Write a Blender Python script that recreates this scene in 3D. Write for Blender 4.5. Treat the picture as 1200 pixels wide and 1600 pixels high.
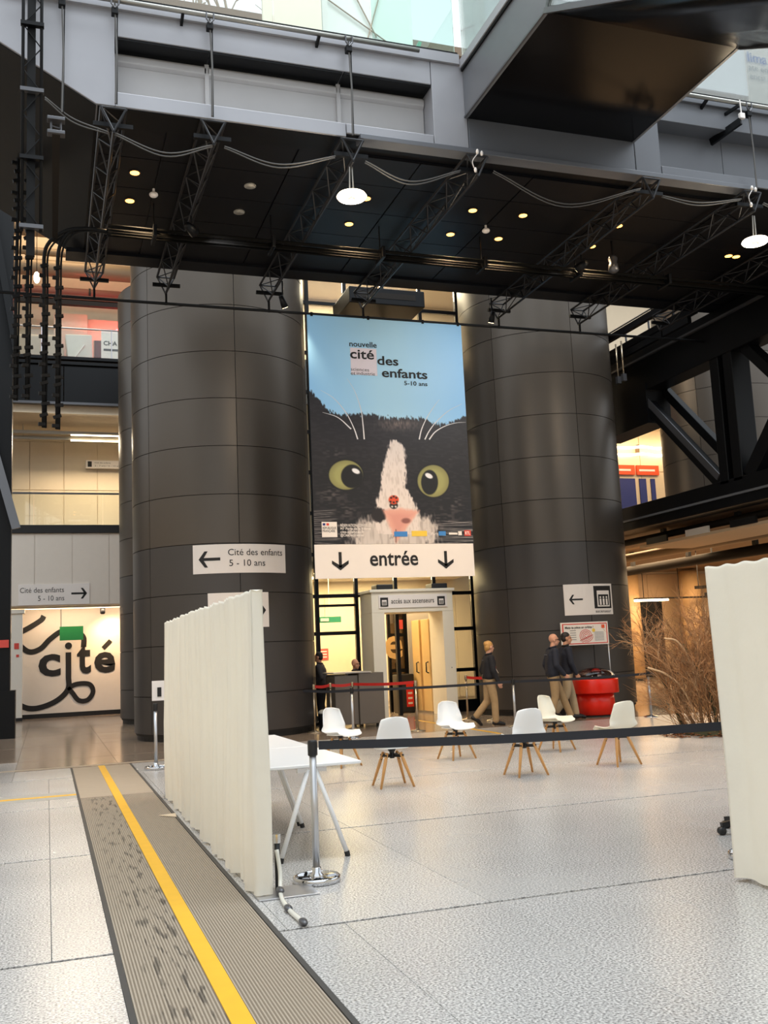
import bpy, bmesh, math, random
import numpy as np
from mathutils import Vector, Matrix, Euler
random.seed(7)
R = math.radians
scene = bpy.context.scene
for o in list(bpy.data.objects):
    bpy.data.objects.remove(o, do_unlink=True)
COL = scene.collection

# ------------------------------------------------------------------ camera
cam_data = bpy.data.cameras.new('camera')
cam = bpy.data.objects.new('camera', cam_data)
COL.objects.link(cam)
cam_data.sensor_fit = 'VERTICAL'
cam_data.sensor_height = 36.0
cam_data.lens = 1540.0 / 1600.0 * 36.0
cam_data.clip_end = 300
_yaw, _pit, _rol = R(19.05), R(8.085), R(-2.58)
_f = Vector((math.sin(_yaw)*math.cos(_pit), math.cos(_yaw)*math.cos(_pit), math.sin(_pit)))
_r = Vector((math.cos(_yaw), -math.sin(_yaw), 0))
_u = _r.cross(_f)
_r2 = math.cos(_rol)*_r + math.sin(_rol)*_u
_u2 = -math.sin(_rol)*_r + math.cos(_rol)*_u
_m = Matrix((( _r2.x, _u2.x, -_f.x, 0), (_r2.y, _u2.y, -_f.y, 0), (_r2.z, _u2.z, -_f.z, 1.6), (0, 0, 0, 1)))
cam.matrix_world = _m
scene.camera = cam

# ------------------------------------------------------------------ daylight of the glazed atrium roof
world = bpy.data.worlds.new('daylight')
scene.world = world
world.use_nodes = True
_bg = world.node_tree.nodes['Background']
_bg.inputs[0].default_value = (0.86, 0.935, 1.0, 1)
_bg.inputs[1].default_value = 1.35
# glazed roof above the front of the hall: broad soft daylight
_sk = bpy.data.lights.new('roof_daylight', 'AREA')
_sk.shape = 'RECTANGLE'; _sk.size = 30; _sk.size_y = 8; _sk.energy = 6800; _sk.color = (0.88, 0.95, 1.0)
_sko = bpy.data.objects.new('roof_daylight', _sk); COL.objects.link(_sko); _sko.location = (8, 6, 31)
vs = scene.view_settings
vs.view_transform = 'Standard'
vs.look = 'None'
vs.gamma = 1.0
vs.use_curve_mapping = False
vs.exposure = 0.08

# ------------------------------------------------------------------ materials
def lin(c):
    return tuple((x/255/12.92 if x/255 <= 0.04045 else ((x/255+0.055)/1.055)**2.4) for x in c)

MATS = {}
def mat(name, rgb, rough=0.5, metal=0.0, var=0.06, scale=6.0, spec=0.5, emit=0.0, bump=0.0, bscale=60.0, objvar=0.0, coat=0.0, stretch=None, trans=0.0):
    m = bpy.data.materials.new(name)
    m.use_nodes = True
    nt = m.node_tree
    b = nt.nodes['Principled BSDF']
    c = lin(rgb)
    b.inputs['Roughness'].default_value = rough
    b.inputs['Metallic'].default_value = metal
    b.inputs['Specular IOR Level'].default_value = spec
    b.inputs['Coat Weight'].default_value = coat
    tc = nt.nodes.new('ShaderNodeTexCoord')
    mp = nt.nodes.new('ShaderNodeMapping')
    if stretch:
        mp.inputs['Scale'].default_value = stretch
    nt.links.new(tc.outputs['Object'], mp.inputs['Vector'])
    n = nt.nodes.new('ShaderNodeTexNoise')
    n.inputs['Scale'].default_value = scale
    n.inputs['Detail'].default_value = 4
    nt.links.new(mp.outputs[0], n.inputs['Vector'])
    mx = nt.nodes.new('ShaderNodeMix')
    mx.data_type = 'RGBA'
    mx.inputs['A'].default_value = tuple(x*(1-var) for x in c) + (1,)
    mx.inputs['B'].default_value = tuple(min(1, x*(1+var)) for x in c) + (1,)
    nt.links.new(n.outputs['Fac'], mx.inputs['Factor'])
    out = mx.outputs['Result']
    if objvar:
        oi = nt.nodes.new('ShaderNodeObjectInfo')
        mr = nt.nodes.new('ShaderNodeMapRange')
        mr.inputs['To Min'].default_value = 1-objvar
        mr.inputs['To Max'].default_value = 1+objvar
        nt.links.new(oi.outputs['Random'], mr.inputs['Value'])
        hs = nt.nodes.new('ShaderNodeHueSaturation')
        nt.links.new(out, hs.inputs['Color'])
        nt.links.new(mr.outputs[0], hs.inputs['Value'])
        out = hs.outputs['Color']
    nt.links.new(out, b.inputs['Base Color'])
    if emit:
        b.inputs['Emission Color'].default_value = c + (1,)
        b.inputs['Emission Strength'].default_value = emit
    if bump:
        n2 = nt.nodes.new('ShaderNodeTexNoise')
        n2.inputs['Scale'].default_value = bscale
        n2.inputs['Detail'].default_value = 3
        nt.links.new(mp.outputs[0], n2.inputs['Vector'])
        bp = nt.nodes.new('ShaderNodeBump')
        bp.inputs['Strength'].default_value = bump
        bp.inputs['Distance'].default_value = 0.02
        nt.links.new(n2.outputs['Fac'], bp.inputs['Height'])
        nt.links.new(bp.outputs[0], b.inputs['Normal'])
    if trans:
        t = nt.nodes.new('ShaderNodeBsdfTranslucent')
        nt.links.new(out, t.inputs['Color'])
        ms = nt.nodes.new('ShaderNodeMixShader')
        ms.inputs[0].default_value = trans
        nt.links.new(b.outputs[0], ms.inputs[1])
        nt.links.new(t.outputs[0], ms.inputs[2])
        nt.links.new(ms.outputs[0], nt.nodes['Material Output'].inputs[0])
    MATS[name] = m
    return m

def glass_mat(name, rgb, gloss=0.12, rough=0.02):
    m = bpy.data.materials.new(name)
    m.use_nodes = True
    nt = m.node_tree
    nt.nodes.remove(nt.nodes['Principled BSDF'])
    t = nt.nodes.new('ShaderNodeBsdfTransparent')
    t.inputs[0].default_value = lin(rgb) + (1,)
    g = nt.nodes.new('ShaderNodeBsdfGlossy')
    g.inputs['Roughness'].default_value = rough
    fr = nt.nodes.new('ShaderNodeFresnel')
    fr.inputs[0].default_value = 1.45
    ad = nt.nodes.new('ShaderNodeMath')
    ad.operation = 'MULTIPLY_ADD'
    ad.inputs[1].default_value = 0.8
    ad.inputs[2].default_value = gloss*0.3
    ms = nt.nodes.new('ShaderNodeMixShader')
    nt.links.new(fr.outputs[0], ad.inputs[0])
    nt.links.new(ad.outputs[0], ms.inputs[0])
    nt.links.new(t.outputs[0], ms.inputs[1])
    nt.links.new(g.outputs[0], ms.inputs[2])
    nt.links.new(ms.outputs[0], nt.nodes['Material Output'].inputs[0])
    MATS[name] = m
    return m

mat('grout', (112, 110, 106), 0.7)
mat('black_steel', (9, 10, 13), 0.42, 0.0, spec=0.22)
mat('black_gloss', (9, 9, 11), 0.17, 0.0, spec=0.16)
mat('soffit_black', (15, 15, 18), 0.45, objvar=0.12, spec=0.2)
mat('soffit_blue', (10, 12, 18), 0.42, spec=0.25)
mat('fascia_grey', (160, 160, 165), 0.38, 0.2, var=0.12, scale=1.2, objvar=0.05)  # left fascia kept lighter: window glare is put into the colour
mat('fascia_recess_lit', (186, 184, 184), 0.45, 0.1, var=0.1, scale=1.5, objvar=0.06)  # left recess panels: the brighter daylight there is painted into the colour
mat('fascia_dark', (106, 108, 113), 0.4, 0.2, var=0.1, scale=1.2)
mat('pipe_steel', (150, 148, 142), 0.3, 0.7)
mat('truss_metal', (40, 40, 43), 0.4, 0.4)
mat('cable_grey', (84, 82, 80), 0.6)
mat('cable_black', (9, 9, 10), 0.6, spec=0.2)
mat('pipe_black', (10, 9, 8), 0.8, spec=0.12)
mat('clamp_metal', (95, 95, 98), 0.35, 0.6)
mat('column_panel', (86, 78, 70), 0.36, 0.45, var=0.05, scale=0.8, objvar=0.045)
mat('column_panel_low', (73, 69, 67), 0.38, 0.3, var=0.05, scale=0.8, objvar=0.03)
mat('column_core', (40, 37, 34), 0.7)
mat('kick_black', (18, 18, 19), 0.5)
mat('wall_beige', (214, 196, 170), 0.6, objvar=0.02)
mat('wall_cream', (222, 205, 178), 0.55, objvar=0.015, var=0.03)
mat('wall_white', (226, 216, 204), 0.6, var=0.03)
mat('wall_dim', (120, 100, 80), 0.7)
mat('sign_white', (238, 230, 224), 0.45, var=0.02)
mat('ink', (22, 20, 20), 0.6, var=0.02)
mat('ink_soft', (60, 56, 56), 0.55, var=0.02)
mat('white_paint', (232, 226, 214), 0.4, var=0.02)
mat('portal_cream', (236, 228, 210), 0.45, var=0.03)
mat('door_yellow', (228, 190, 128), 0.45, var=0.05)
mat('desk_grey', (116, 106, 96), 0.5, var=0.05)
mat('desk_top', (196, 188, 178), 0.35)
mat('red_belt', (206, 44, 36), 0.6)
mat('black_belt', (30, 32, 40), 0.6)
mat('black_plastic', (20, 20, 22), 0.4)
mat('alu', (196, 196, 198), 0.3, 0.85, var=0.03)
mat('chrome', (210, 210, 212), 0.08, 1.0, var=0.02)
mat('brass_post', (190, 172, 146), 0.25, 0.85, var=0.03)
mat('curtain_white', (254, 247, 233), 0.75, var=0.03, scale=3, trans=0.3, bump=0.25, bscale=9)
mat('chair_white', (238, 238, 236), 0.35, var=0.015)
mat('chair_cream', (236, 230, 212), 0.38, var=0.015)
mat('chair_pad', (243, 242, 238), 0.6, var=0.02)
mat('wood', (205, 150, 88), 0.45, var=0.16, scale=14, stretch=(1, 1, 0.15))
mat('table_white', (240, 240, 240), 0.3, var=0.01)
mat('hall_wall', (228, 206, 174), 0.6)
mat('mat_rib', (150, 139, 124), 0.75, var=0.12, scale=3)
mat('mat_edge', (62, 60, 58), 0.6)
mat('mat_smooth', (162, 147, 128), 0.6, var=0.06)
mat('yellow_paint', (226, 172, 30), 0.55, var=0.08, scale=9)
mat('joint_strip', (160, 158, 152), 0.5)
mat('red_plastic', (232, 36, 14), 0.3, var=0.04)
mat('poster_red', (214, 74, 62), 0.6)
mat('poster_white', (240, 232, 222), 0.55)
mat('skin', (206, 150, 118), 0.55, var=0.06, scale=12)
mat('skin_pink', (214, 158, 130), 0.55, var=0.06, scale=12)
mat('hair_blond', (198, 150, 84), 0.55, var=0.3, scale=40, stretch=(1, 1, 0.3))
mat('hair_dark', (40, 32, 28), 0.6, var=0.3, scale=40)
mat('jacket_black', (25, 25, 31), 0.8, var=0.2, scale=14)
mat('jacket_navy', (30, 34, 48), 0.75, var=0.2, scale=14)
mat('jacket_grey', (62, 58, 58), 0.8, var=0.2, scale=14)
mat('khaki', (170, 142, 104), 0.8, var=0.12, scale=16)
mat('khaki_pale', (186, 166, 134), 0.8, var=0.12, scale=16)
mat('shoe_black', (18, 17, 17), 0.45)
mat('shirt_white', (225, 222, 218), 0.7)
mat('lanyard_red', (200, 30, 30), 0.5)
mat('bark', (136, 100, 66), 0.85, var=0.25, scale=20)
mat('twig', (186, 136, 90), 0.8, var=0.3, scale=8)
mat('twig_pale', (222, 184, 140), 0.75, var=0.2, scale=8)
mat('moss', (70, 66, 40), 0.9, var=0.3, scale=10)
mat('leaf_litter', (140, 86, 48), 0.85, var=0.35, scale=14)
mat('green_panel', (46, 150, 76), 0.5, var=0.08)
mat('blue_door', (38, 48, 120), 0.5)
mat('orange_sign', (230, 84, 34), 0.5)
mat('green_sign', (40, 150, 110), 0.5)
mat('lamp_warm', (255, 176, 82), 0.5, emit=6.0)
mat('lamp_white', (255, 226, 180), 0.5, emit=9.0)
mat('ring_lamp', (255, 236, 206), 0.5, emit=7.0)
mat('tube_lamp', (255, 232, 190), 0.5, emit=9.0)
mat('added_tube_soft', (255, 224, 178), 0.5, emit=4.0)
mat('reflector', (176, 172, 164), 0.3, 0.4)
mat('red_glow', (255, 70, 70), 0.5, emit=2.5)
mat('duct', (150, 128, 100), 0.5, 0.2)
mat('duct_dark', (34, 29, 25), 0.6, spec=0.2)
mat('raft_beige', (206, 178, 144), 0.6)
mat('mirror_panel', (196, 186, 170), 0.18, 0.6)
mat('plastic_wrap', (215, 212, 200), 0.25, var=0.1)
mat('canvas', (186, 170, 150), 0.75, var=0.12)
mat('smoked', (88, 62, 50), 0.15)
mat('teal_panel', (236, 243, 236), 0.35, var=0.08, scale=0.8)
mat('cream_panel', (246, 238, 214), 0.6, var=0.06, scale=0.8)
mat('sky_blue_ink', (36, 92, 186), 0.6)
mat('grey_ink', (92, 102, 118), 0.6)
mat('wood_light', (196, 160, 116), 0.5, var=0.1)
mat('rust', (110, 62, 44), 0.7)
glass_mat('clear_glass', (247, 250, 248), 0.05)
glass_mat('teal_glass', (232, 245, 240), 0.08)
glass_mat('dark_glass', (120, 108, 96), 0.2)
glass_mat('dome_glass', (214, 196, 190), 0.25)

def granite_mat(name='granite', ca=(126, 124, 122), cb=(226, 222, 217), r0=0.17, r1=0.34, sc=75):
    m = bpy.data.materials.new(name)
    m.use_nodes = True
    nt = m.node_tree
    b = nt.nodes['Principled BSDF']
    geo = nt.nodes.new('ShaderNodeNewGeometry')
    n1 = nt.nodes.new('ShaderNodeTexNoise'); n1.inputs['Scale'].default_value = sc; n1.inputs['Detail'].default_value = 3
    n2 = nt.nodes.new('ShaderNodeTexNoise'); n2.inputs['Scale'].default_value = 0.5; n2.inputs['Detail'].default_value = 3
    n3 = nt.nodes.new('ShaderNodeTexVoronoi'); n3.inputs['Scale'].default_value = 60
    for n in (n1, n2, n3):
        nt.links.new(geo.outputs['Position'], n.inputs['Vector'])
    cr = nt.nodes.new('ShaderNodeValToRGB')
    cr.color_ramp.elements[0].position = 0.34; cr.color_ramp.elements[0].color = lin(ca) + (1,)
    cr.color_ramp.elements[1].position = 0.66; cr.color_ramp.elements[1].color = lin(cb) + (1,)
    nt.links.new(n1.outputs['Fac'], cr.inputs[0])
    mx = nt.nodes.new('ShaderNodeMix'); mx.data_type = 'RGBA'; mx.blend_type = 'MULTIPLY'
    mx.inputs['Factor'].default_value = 0.5
    cr2 = nt.nodes.new('ShaderNodeValToRGB')
    cr2.color_ramp.elements[0].position = 0.3; cr2.color_ramp.elements[0].color = (0.72, 0.72, 0.72, 1)
    cr2.color_ramp.elements[1].position = 0.7; cr2.color_ramp.elements[1].color = (1, 1, 1, 1)
    nt.links.new(n2.outputs['Fac'], cr2.inputs[0])
    nt.links.new(cr.outputs[0], mx.inputs['A'])
    nt.links.new(cr2.outputs[0], mx.inputs['B'])
    oi = nt.nodes.new('ShaderNodeObjectInfo')
    mr = nt.nodes.new('ShaderNodeMapRange'); mr.inputs['To Min'].default_value = 0.96; mr.inputs['To Max'].default_value = 1.04
    nt.links.new(oi.outputs['Random'], mr.inputs['Value'])
    hs = nt.nodes.new('ShaderNodeHueSaturation')
    nt.links.new(mx.outputs['Result'], hs.inputs['Color']); nt.links.new(mr.outputs[0], hs.inputs['Value'])
    nt.links.new(hs.outputs[0], b.inputs['Base Color'])
    rr = nt.nodes.new('ShaderNodeMapRange'); rr.inputs['To Min'].default_value = r0; rr.inputs['To Max'].default_value = r1
    nt.links.new(n2.outputs['Fac'], rr.inputs['Value'])
    nt.links.new(rr.outputs[0], b.inputs['Roughness'])
    MATS[name] = m
granite_mat()
granite_mat('polished_stone', (128, 112, 98), (166, 150, 134), 0.1, 0.2, 12)

def vcol_mat(name, rough=0.5):
    m = bpy.data.materials.new(name)
    m.use_nodes = True
    nt = m.node_tree
    a = nt.nodes.new('ShaderNodeVertexColor'); a.layer_name = 'print'
    nt.links.new(a.outputs['Color'], nt.nodes['Principled BSDF'].inputs['Base Color'])
    nt.nodes['Principled BSDF'].inputs['Roughness'].default_value = rough
    MATS[name] = m
vcol_mat('banner_print', 0.45)

# ------------------------------------------------------------------ mesh helpers
ORG = {}
class MB:
    def __init__(s):
        s.v = []; s.f = []
    def add(s, vs_, fs_):
        n = len(s.v)
        s.v.extend(tuple(p) for p in vs_)
        s.f.extend([tuple(i+n for i in f) for f in fs_])
        return s
    def box(s, x0, x1, y0, y1, z0, z1):
        return s.add([(x0,y0,z0),(x1,y0,z0),(x1,y1,z0),(x0,y1,z0),(x0,y0,z1),(x1,y0,z1),(x1,y1,z1),(x0,y1,z1)],
                     [(0,3,2,1),(4,5,6,7),(0,1,5,4),(1,2,6,5),(2,3,7,6),(3,0,4,7)])
    def prism(s, poly, a, b, axis='y'):
        """poly: list of (p,q); axis y -> (p,c,q); x -> (c,p,q); z -> (p,q,c)"""
        n = len(poly)
        def P(p, c):
            return {'y': (p[0], c, p[1]), 'x': (c, p[0], p[1]), 'z': (p[0], p[1], c)}[axis]
        vs_ = [P(p, a) for p in poly] + [P(p, b) for p in poly]
        fs_ = [tuple(range(n)), tuple(range(2*n-1, n-1, -1))]
        fs_ += [(i, n+i, n+(i+1) % n, (i+1) % n) for i in range(n)]
        return s.add(vs_, fs_)
    def bar(s, p, q, w, h=None, up=(0,0,1)):
        p, q = Vector(p), Vector(q); h = h or w
        d = (q-p).normalized(); u = Vector(up)
        if abs(d.dot(u)) > 0.98: u = Vector((0,1,0))
        a = d.cross(u).normalized()*w/2; b = a.cross(d).normalized()*h/2
        c = [p-a-b, p+a-b, p+a+b, p-a+b, q-a-b, q+a-b, q+a+b, q-a+b]
        return s.add(c, [(0,1,2,3),(7,6,5,4),(0,4,5,1),(1,5,6,2),(2,6,7,3),(3,7,4,0)])
    def tube(s, pts, r, seg=8, cap=True, rr=None):
        pts = [Vector(p) for p in pts]; n = len(pts)
        rad = rr if rr else [r]*n
        prev = None; rings = []
        for i, p in enumerate(pts):
            d = (pts[min(i+1, n-1)]-pts[max(i-1, 0)])
            d = d.normalized() if d.length > 1e-9 else Vector((0,0,1))
            if prev is None:
                u = Vector((0,0,1)) if abs(d.z) < 0.9 else Vector((1,0,0))
                a = d.cross(u).normalized()
            else:
                a = (prev - d*prev.dot(d)).normalized()
            prev = a; b = d.cross(a)
            rings.append([p+(a*math.cos(2*math.pi*k/seg)+b*math.sin(2*math.pi*k/seg))*rad[i] for k in range(seg)])
        vs_ = [v for ring in rings for v in ring]
        fs_ = [(i*seg+k, i*seg+(k+1) % seg, (i+1)*seg+(k+1) % seg, (i+1)*seg+k) for i in range(n-1) for k in range(seg)]
        if cap:
            fs_ += [tuple(range(seg-1, -1, -1)), tuple((n-1)*seg+k for k in range(seg))]
        return s.add(vs_, fs_)
    def lathe(s, prof, c=(0,0,0), seg=32, axis='z'):
        n = len(prof); vs_ = []; fs_ = []
        for r_, z in prof:
            for k in range(seg):
                a = 2*math.pi*k/seg
                p = (r_*math.cos(a), r_*math.sin(a), z)
                if axis == 'y': p = (p[0], p[2], p[1])
                vs_.append((c[0]+p[0], c[1]+p[1], c[2]+p[2]))
        for i in range(n-1):
            for k in range(seg):
                fs_.append((i*seg+k, i*seg+(k+1) % seg, (i+1)*seg+(k+1) % seg, (i+1)*seg+k))
        fs_ += [tuple(range(seg-1, -1, -1)), tuple((n-1)*seg+k for k in range(seg))]
        return s.add(vs_, fs_)
    def ell(s, c, r_, seg=20, rings=12):
        c = Vector(c); vs_ = [c+Vector((0,0,r_[2]))]; fs_ = []
        for i in range(1, rings):
            t = math.pi*i/rings
            for k in range(seg):
                a = 2*math.pi*k/seg
                vs_.append(c+Vector((r_[0]*math.sin(t)*math.cos(a), r_[1]*math.sin(t)*math.sin(a), r_[2]*math.cos(t))))
        vs_.append(c-Vector((0,0,r_[2])))
        for k in range(seg):
            fs_.append((0, 1+k, 1+(k+1) % seg))
        for i in range(rings-2):
            for k in range(seg):
                a = 1+i*seg; fs_.append((a+k, a+seg+k, a+seg+(k+1) % seg, a+(k+1) % seg))
        l = len(vs_)-1; a = 1+(rings-2)*seg
        for k in range(seg):
            fs_.append((l, a+(k+1) % seg, a+k))
        return s.add(vs_, fs_)
    def chain(s, pts, radii, step=0.35, seg=14):
        for i in range(len(pts)-1):
            p, q = Vector(pts[i]), Vector(pts[i+1]); a, b = radii[i], radii[i+1]
            L = (q-p).length; n = max(2, int(L/(min(a, b)*step))+1)
            n = min(n, 24)
            for k in range(n+1):
                t = k/n; r_ = a+(b-a)*t
                s.ell(p+(q-p)*t, (r_, r_, r_), seg, 8)
        return s
    def mesh(s, name, smooth=False):
        me = bpy.data.meshes.new(name)
        me.from_pydata(s.v, [], s.f)
        bm = bmesh.new(); bm.from_mesh(me)
        bmesh.ops.recalc_face_normals(bm, faces=bm.faces)
        bm.to_mesh(me); bm.free()
        if smooth:
            me.polygons.foreach_set('use_smooth', [True]*len(me.polygons))
        return me
    def build(s, name, m, parent=None, loc=None, smooth=False):
        """verts are in world coordinates (or in the parent's frame when the parent is marked local)"""
        org = ORG.get(parent.name, Vector((0,0,0))) if parent else Vector(loc or (0,0,0))
        if org.length > 0:
            s.v = [(p[0]-org.x, p[1]-org.y, p[2]-org.z) for p in s.v]
        me = s.mesh(name, smooth)
        me.materials.append(MATS[m])
        return link(name, me, parent, org)

def link(name, me, parent=None, org=None):
    o = bpy.data.objects.new(name, me)
    COL.objects.link(o)
    if parent:
        o.parent = parent
        ORG[o.name] = ORG.get(parent.name, Vector((0,0,0)))
    else:
        o.location = org or (0,0,0)
        ORG[o.name] = Vector(o.location)
    return o

def tag(o, label=None, cat=None, group=None, kind=None):
    if label: o['label'] = label
    if cat: o['category'] = cat
    if group: o['group'] = group
    if kind: o['kind'] = kind
    return o

def thing(name, label, cat, loc=(0,0,0), group=None, rz=0.0, local=False, kind=None):
    o = bpy.data.objects.new(name, None)
    COL.objects.link(o)
    o.location = loc
    o.rotation_euler = (0, 0, rz)
    o.empty_display_size = 0.1
    ORG[o.name] = Vector((0,0,0)) if local else Vector(loc)
    return tag(o, label, cat, group, kind)

def copy_tree(o, parent=None):
    c = o.copy(); COL.objects.link(c); c.parent = parent
    ORG[c.name] = ORG.get(o.name, Vector((0,0,0)))
    for ch in [x for x in bpy.data.objects if x.parent == o]:
        copy_tree(ch, c)
    return c

def B(*a):
    return MB().box(*a)

def bevel(o, w=0.005, seg=2):
    md = o.modifiers.new('bevel', 'BEVEL'); md.width = w; md.segments = seg; md.limit_method = 'ANGLE'
    return o

_text_cache = {}
def text_mesh(s, weight=0.0):
    key = (s, weight)
    if key in _text_cache: return _text_cache[key]
    cu = bpy.data.curves.new('lettering', 'FONT')
    cu.body = s; cu.size = 1.0; cu.offset = weight; cu.extrude = 0.0
    cu.fill_mode = 'FRONT'; cu.resolution_u = 3
    ob = bpy.data.objects.new('lettering_tmp', cu)
    COL.objects.link(ob)
    dg = bpy.context.evaluated_depsgraph_get()
    me = bpy.data.meshes.new_from_object(ob.evaluated_get(dg))
    vs_ = np.array([tuple(v.co) for v in me.vertices]); fs_ = [tuple(p.vertices) for p in me.polygons]
    bpy.data.objects.remove(ob); bpy.data.curves.remove(cu); bpy.data.meshes.remove(me)
    vs_[:, 0] -= vs_[:, 0].min()
    _text_cache[key] = (vs_, fs_)
    return vs_, fs_

def lettering(s, m, parent, x, y, z, w=None, h=None, weight=0.012, name='lettering', bend=None, flip=False, xh=0.74):
    """text standing in the XZ plane at depth y, facing -Y; w: total width; h: height of capitals; bend=(cx,cy,r) wraps it on a column"""
    v, f = text_mesh(s, weight)
    v = v.copy()
    sy = (h/xh) if h else None
    sx = (w/max(v[:, 0].max(), 1e-6)) if w else sy
    sy = sy or sx
    P = []
    for a, b_, _ in v:
        px, pz = x+a*sx, z+b_*sy
        if bend:
            cx, cy, r_ = bend
            t = (px-cx)/r_
            P.append((cx+r_*math.sin(t), cy-r_*math.cos(t), pz))
        else:
            P.append((px, y, pz))
    return MB().add(P, f).build(name, m, parent)

def strokes(mb, pts, w, y, taper=False):
    """flat ribbon following pts=(x,z) in the XZ plane at depth y"""
    n = len(pts); L = []; Rr = []
    for i in range(n):
        a = pts[max(i-1, 0)]; b = pts[min(i+1, n-1)]
        dx, dz = b[0]-a[0], b[1]-a[1]; l = math.hypot(dx, dz) or 1
        ww = w*(1-0.85*i/(n-1)) if taper else w
        nx, nz = -dz/l*ww/2, dx/l*ww/2
        L.append((pts[i][0]+nx, y, pts[i][1]+nz)); Rr.append((pts[i][0]-nx, y, pts[i][1]-nz))
    mb.add(L+Rr, [(i, i+1, n+i+1, n+i) for i in range(n-1)])
    return mb

def spline(pts, n=10):
    """Catmull-Rom through pts (any dimension)"""
    P = [np.array(p, float) for p in pts]
    P = [2*P[0]-P[1]] + P + [2*P[-1]-P[-2]]
    out = []
    for i in range(1, len(P)-2):
        for k in range(n):
            t = k/n
            out.append(tuple(0.5*((2*P[i])+(-P[i-1]+P[i+1])*t+(2*P[i-1]-5*P[i]+4*P[i+1]-P[i+2])*t*t+(-P[i-1]+3*P[i]-3*P[i+1]+P[i+2])*t**3)))
    out.append(tuple(P[-2]))
    return out

def spot(name, loc, target, power, color, ang, blend=0.6, soft=0.08):
    l = bpy.data.lights.new(name, 'SPOT'); l.energy = power; l.color = color; l.spot_size = R(ang); l.spot_blend = blend; l.shadow_soft_size = soft
    o = bpy.data.objects.new(name, l); COL.objects.link(o); o.location = loc
    o.rotation_euler = (Vector(target)-Vector(loc)).to_track_quat('-Z', 'Y').to_euler()
    return o

def area_light(name, loc, size, power, color, rot=(0,0,0), size_y=None):
    l = bpy.data.lights.new(name, 'AREA'); l.energy = power; l.color = color
    l.shape = 'RECTANGLE' if size_y else 'SQUARE'; l.size = size
    if size_y: l.size_y = size_y
    o = bpy.data.objects.new(name, l); COL.objects.link(o); o.location = loc; o.rotation_euler = rot
    return o

WARM = (1.0, 0.78, 0.52)
# ================================================================== floor
floor = B(-40, 60, -40, 75, -0.4, -0.02).build('floor', 'grout')
tag(floor, kind='structure')
MATX0, MATX1, MATEND = 0.36, 1.30, 16.87
_tile_cache = {}
def tile(x0, x1, y0, y1, gx=0.0016, gy=0.018, m='granite'):
    w, d = round(x1-x0, 3), round(y1-y0, 3)
    if w < 0.03: return
    k = (w, d, gx, gy, m)
    if k not in _tile_cache:
        mb = MB(); c = 0.0018
        a, b_, e, f_ = -w/2+gx, w/2-gx, -d/2+gy, d/2-gy
        mb.add([(a,e,-0.019),(b_,e,-0.019),(b_,f_,-0.019),(a,f_,-0.019),(a,e,-c),(b_,e,-c),(b_,f_,-c),(a,f_,-c),
                (a+c,e+c,0),(b_-c,e+c,0),(b_-c,f_-c,0),(a+c,f_-c,0)],
               [(0,1,5,4),(1,2,6,5),(2,3,7,6),(3,0,4,7),(4,5,9,8),(5,6,10,9),(6,7,11,10),(7,4,8,11),(8,9,10,11)])
        me = mb.mesh('tile'); me.materials.append(MATS[m]); _tile_cache[k] = me
    o = link('tile', _tile_cache[k], floor)
    o.location = ((x0+x1)/2, (y0+y1)/2, 0)
YL = [2.85, 6.0, 9.12, 12.27, 15.42, 18.55, 21.7, 24.85, 28.0, 31.15, 34.3]
for i in range(len(YL)-1):
    y0, y1 = YL[i], YL[i+1]
    px_, off = (1.01, 1.70) if i == 0 else ((1.325, 2.68) if i < 4 else (1.575, 2.68))
    k0 = math.floor((-2.6-off)/px_); k1 = math.ceil((0.86*y1+1.0-off)/px_)
    for k in range(k0, k1):
        xa, xb = off+k*px_, off+(k+1)*px_
        if y0 >= MATEND or xb <= MATX0 or xa >= MATX1:
            tile(xa, xb, y0, y1, m='polished_stone' if i >= 5 else 'granite')
        else:
            ye = min(y1, MATEND)
            if xa < MATX0: tile(xa, MATX0, y0, ye)
            if xb > MATX1: tile(MATX1, xb, y0, ye)
            if y1 > MATEND: tile(xa, xb, MATEND, y1, m='polished_stone')
# the paving goes on outside the photograph
for x0, x1, y0, y1 in ((-40, MATX0, -40, 2.85), (MATX1, 60, -40, 2.85), (-40, -6, 2.85, 75), (32.5, 60, 2.85, 75), (-6, 32.5, 34.3, 75)):
    tile(x0, x1, y0, y1, m='polished_stone' if y1 > 40 else 'granite')

# ribbed entrance mat let into the floor
rm = bpy.data.materials.new('mat_ribbed'); rm.use_nodes = True
nt = rm.node_tree; b = nt.nodes['Principled BSDF']; b.inputs['Roughness'].default_value = 0.75
geo = nt.nodes.new('ShaderNodeNewGeometry')
mp = nt.nodes.new('ShaderNodeMapping'); mp.inputs['Scale'].default_value = (26, 3.4, 1)
nt.links.new(geo.outputs['Position'], mp.inputs['Vector'])
n1 = nt.nodes.new('ShaderNodeTexNoise'); n1.inputs['Scale'].default_value = 1.0; n1.inputs['Detail'].default_value = 3
nt.links.new(mp.outputs[0], n1.inputs['Vector'])
sx = nt.nodes.new('ShaderNodeSeparateXYZ'); nt.links.new(geo.outputs['Position'], sx.inputs[0])
cr = nt.nodes.new('ShaderNodeValToRGB')        # worn strip left of the yellow line
for e_ in list(cr.color_ramp.elements)[1:]: cr.color_ramp.elements.remove(e_)
cr.color_ramp.elements[0].position = 0.42; cr.color_ramp.elements[0].color = (0,0,0,1)
for p_, v_ in ((0.55, 0.8), (0.76, 1.0), (0.79, 0.0)):
    e_ = cr.color_ramp.elements.new(p_); e_.color = (v_, v_, v_, 1)
nt.links.new(sx.outputs['X'], cr.inputs[0])
th = nt.nodes.new('ShaderNodeMapRange'); th.inputs['From Min'].default_value = 0.55; th.inputs['From Max'].default_value = 0.62
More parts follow.
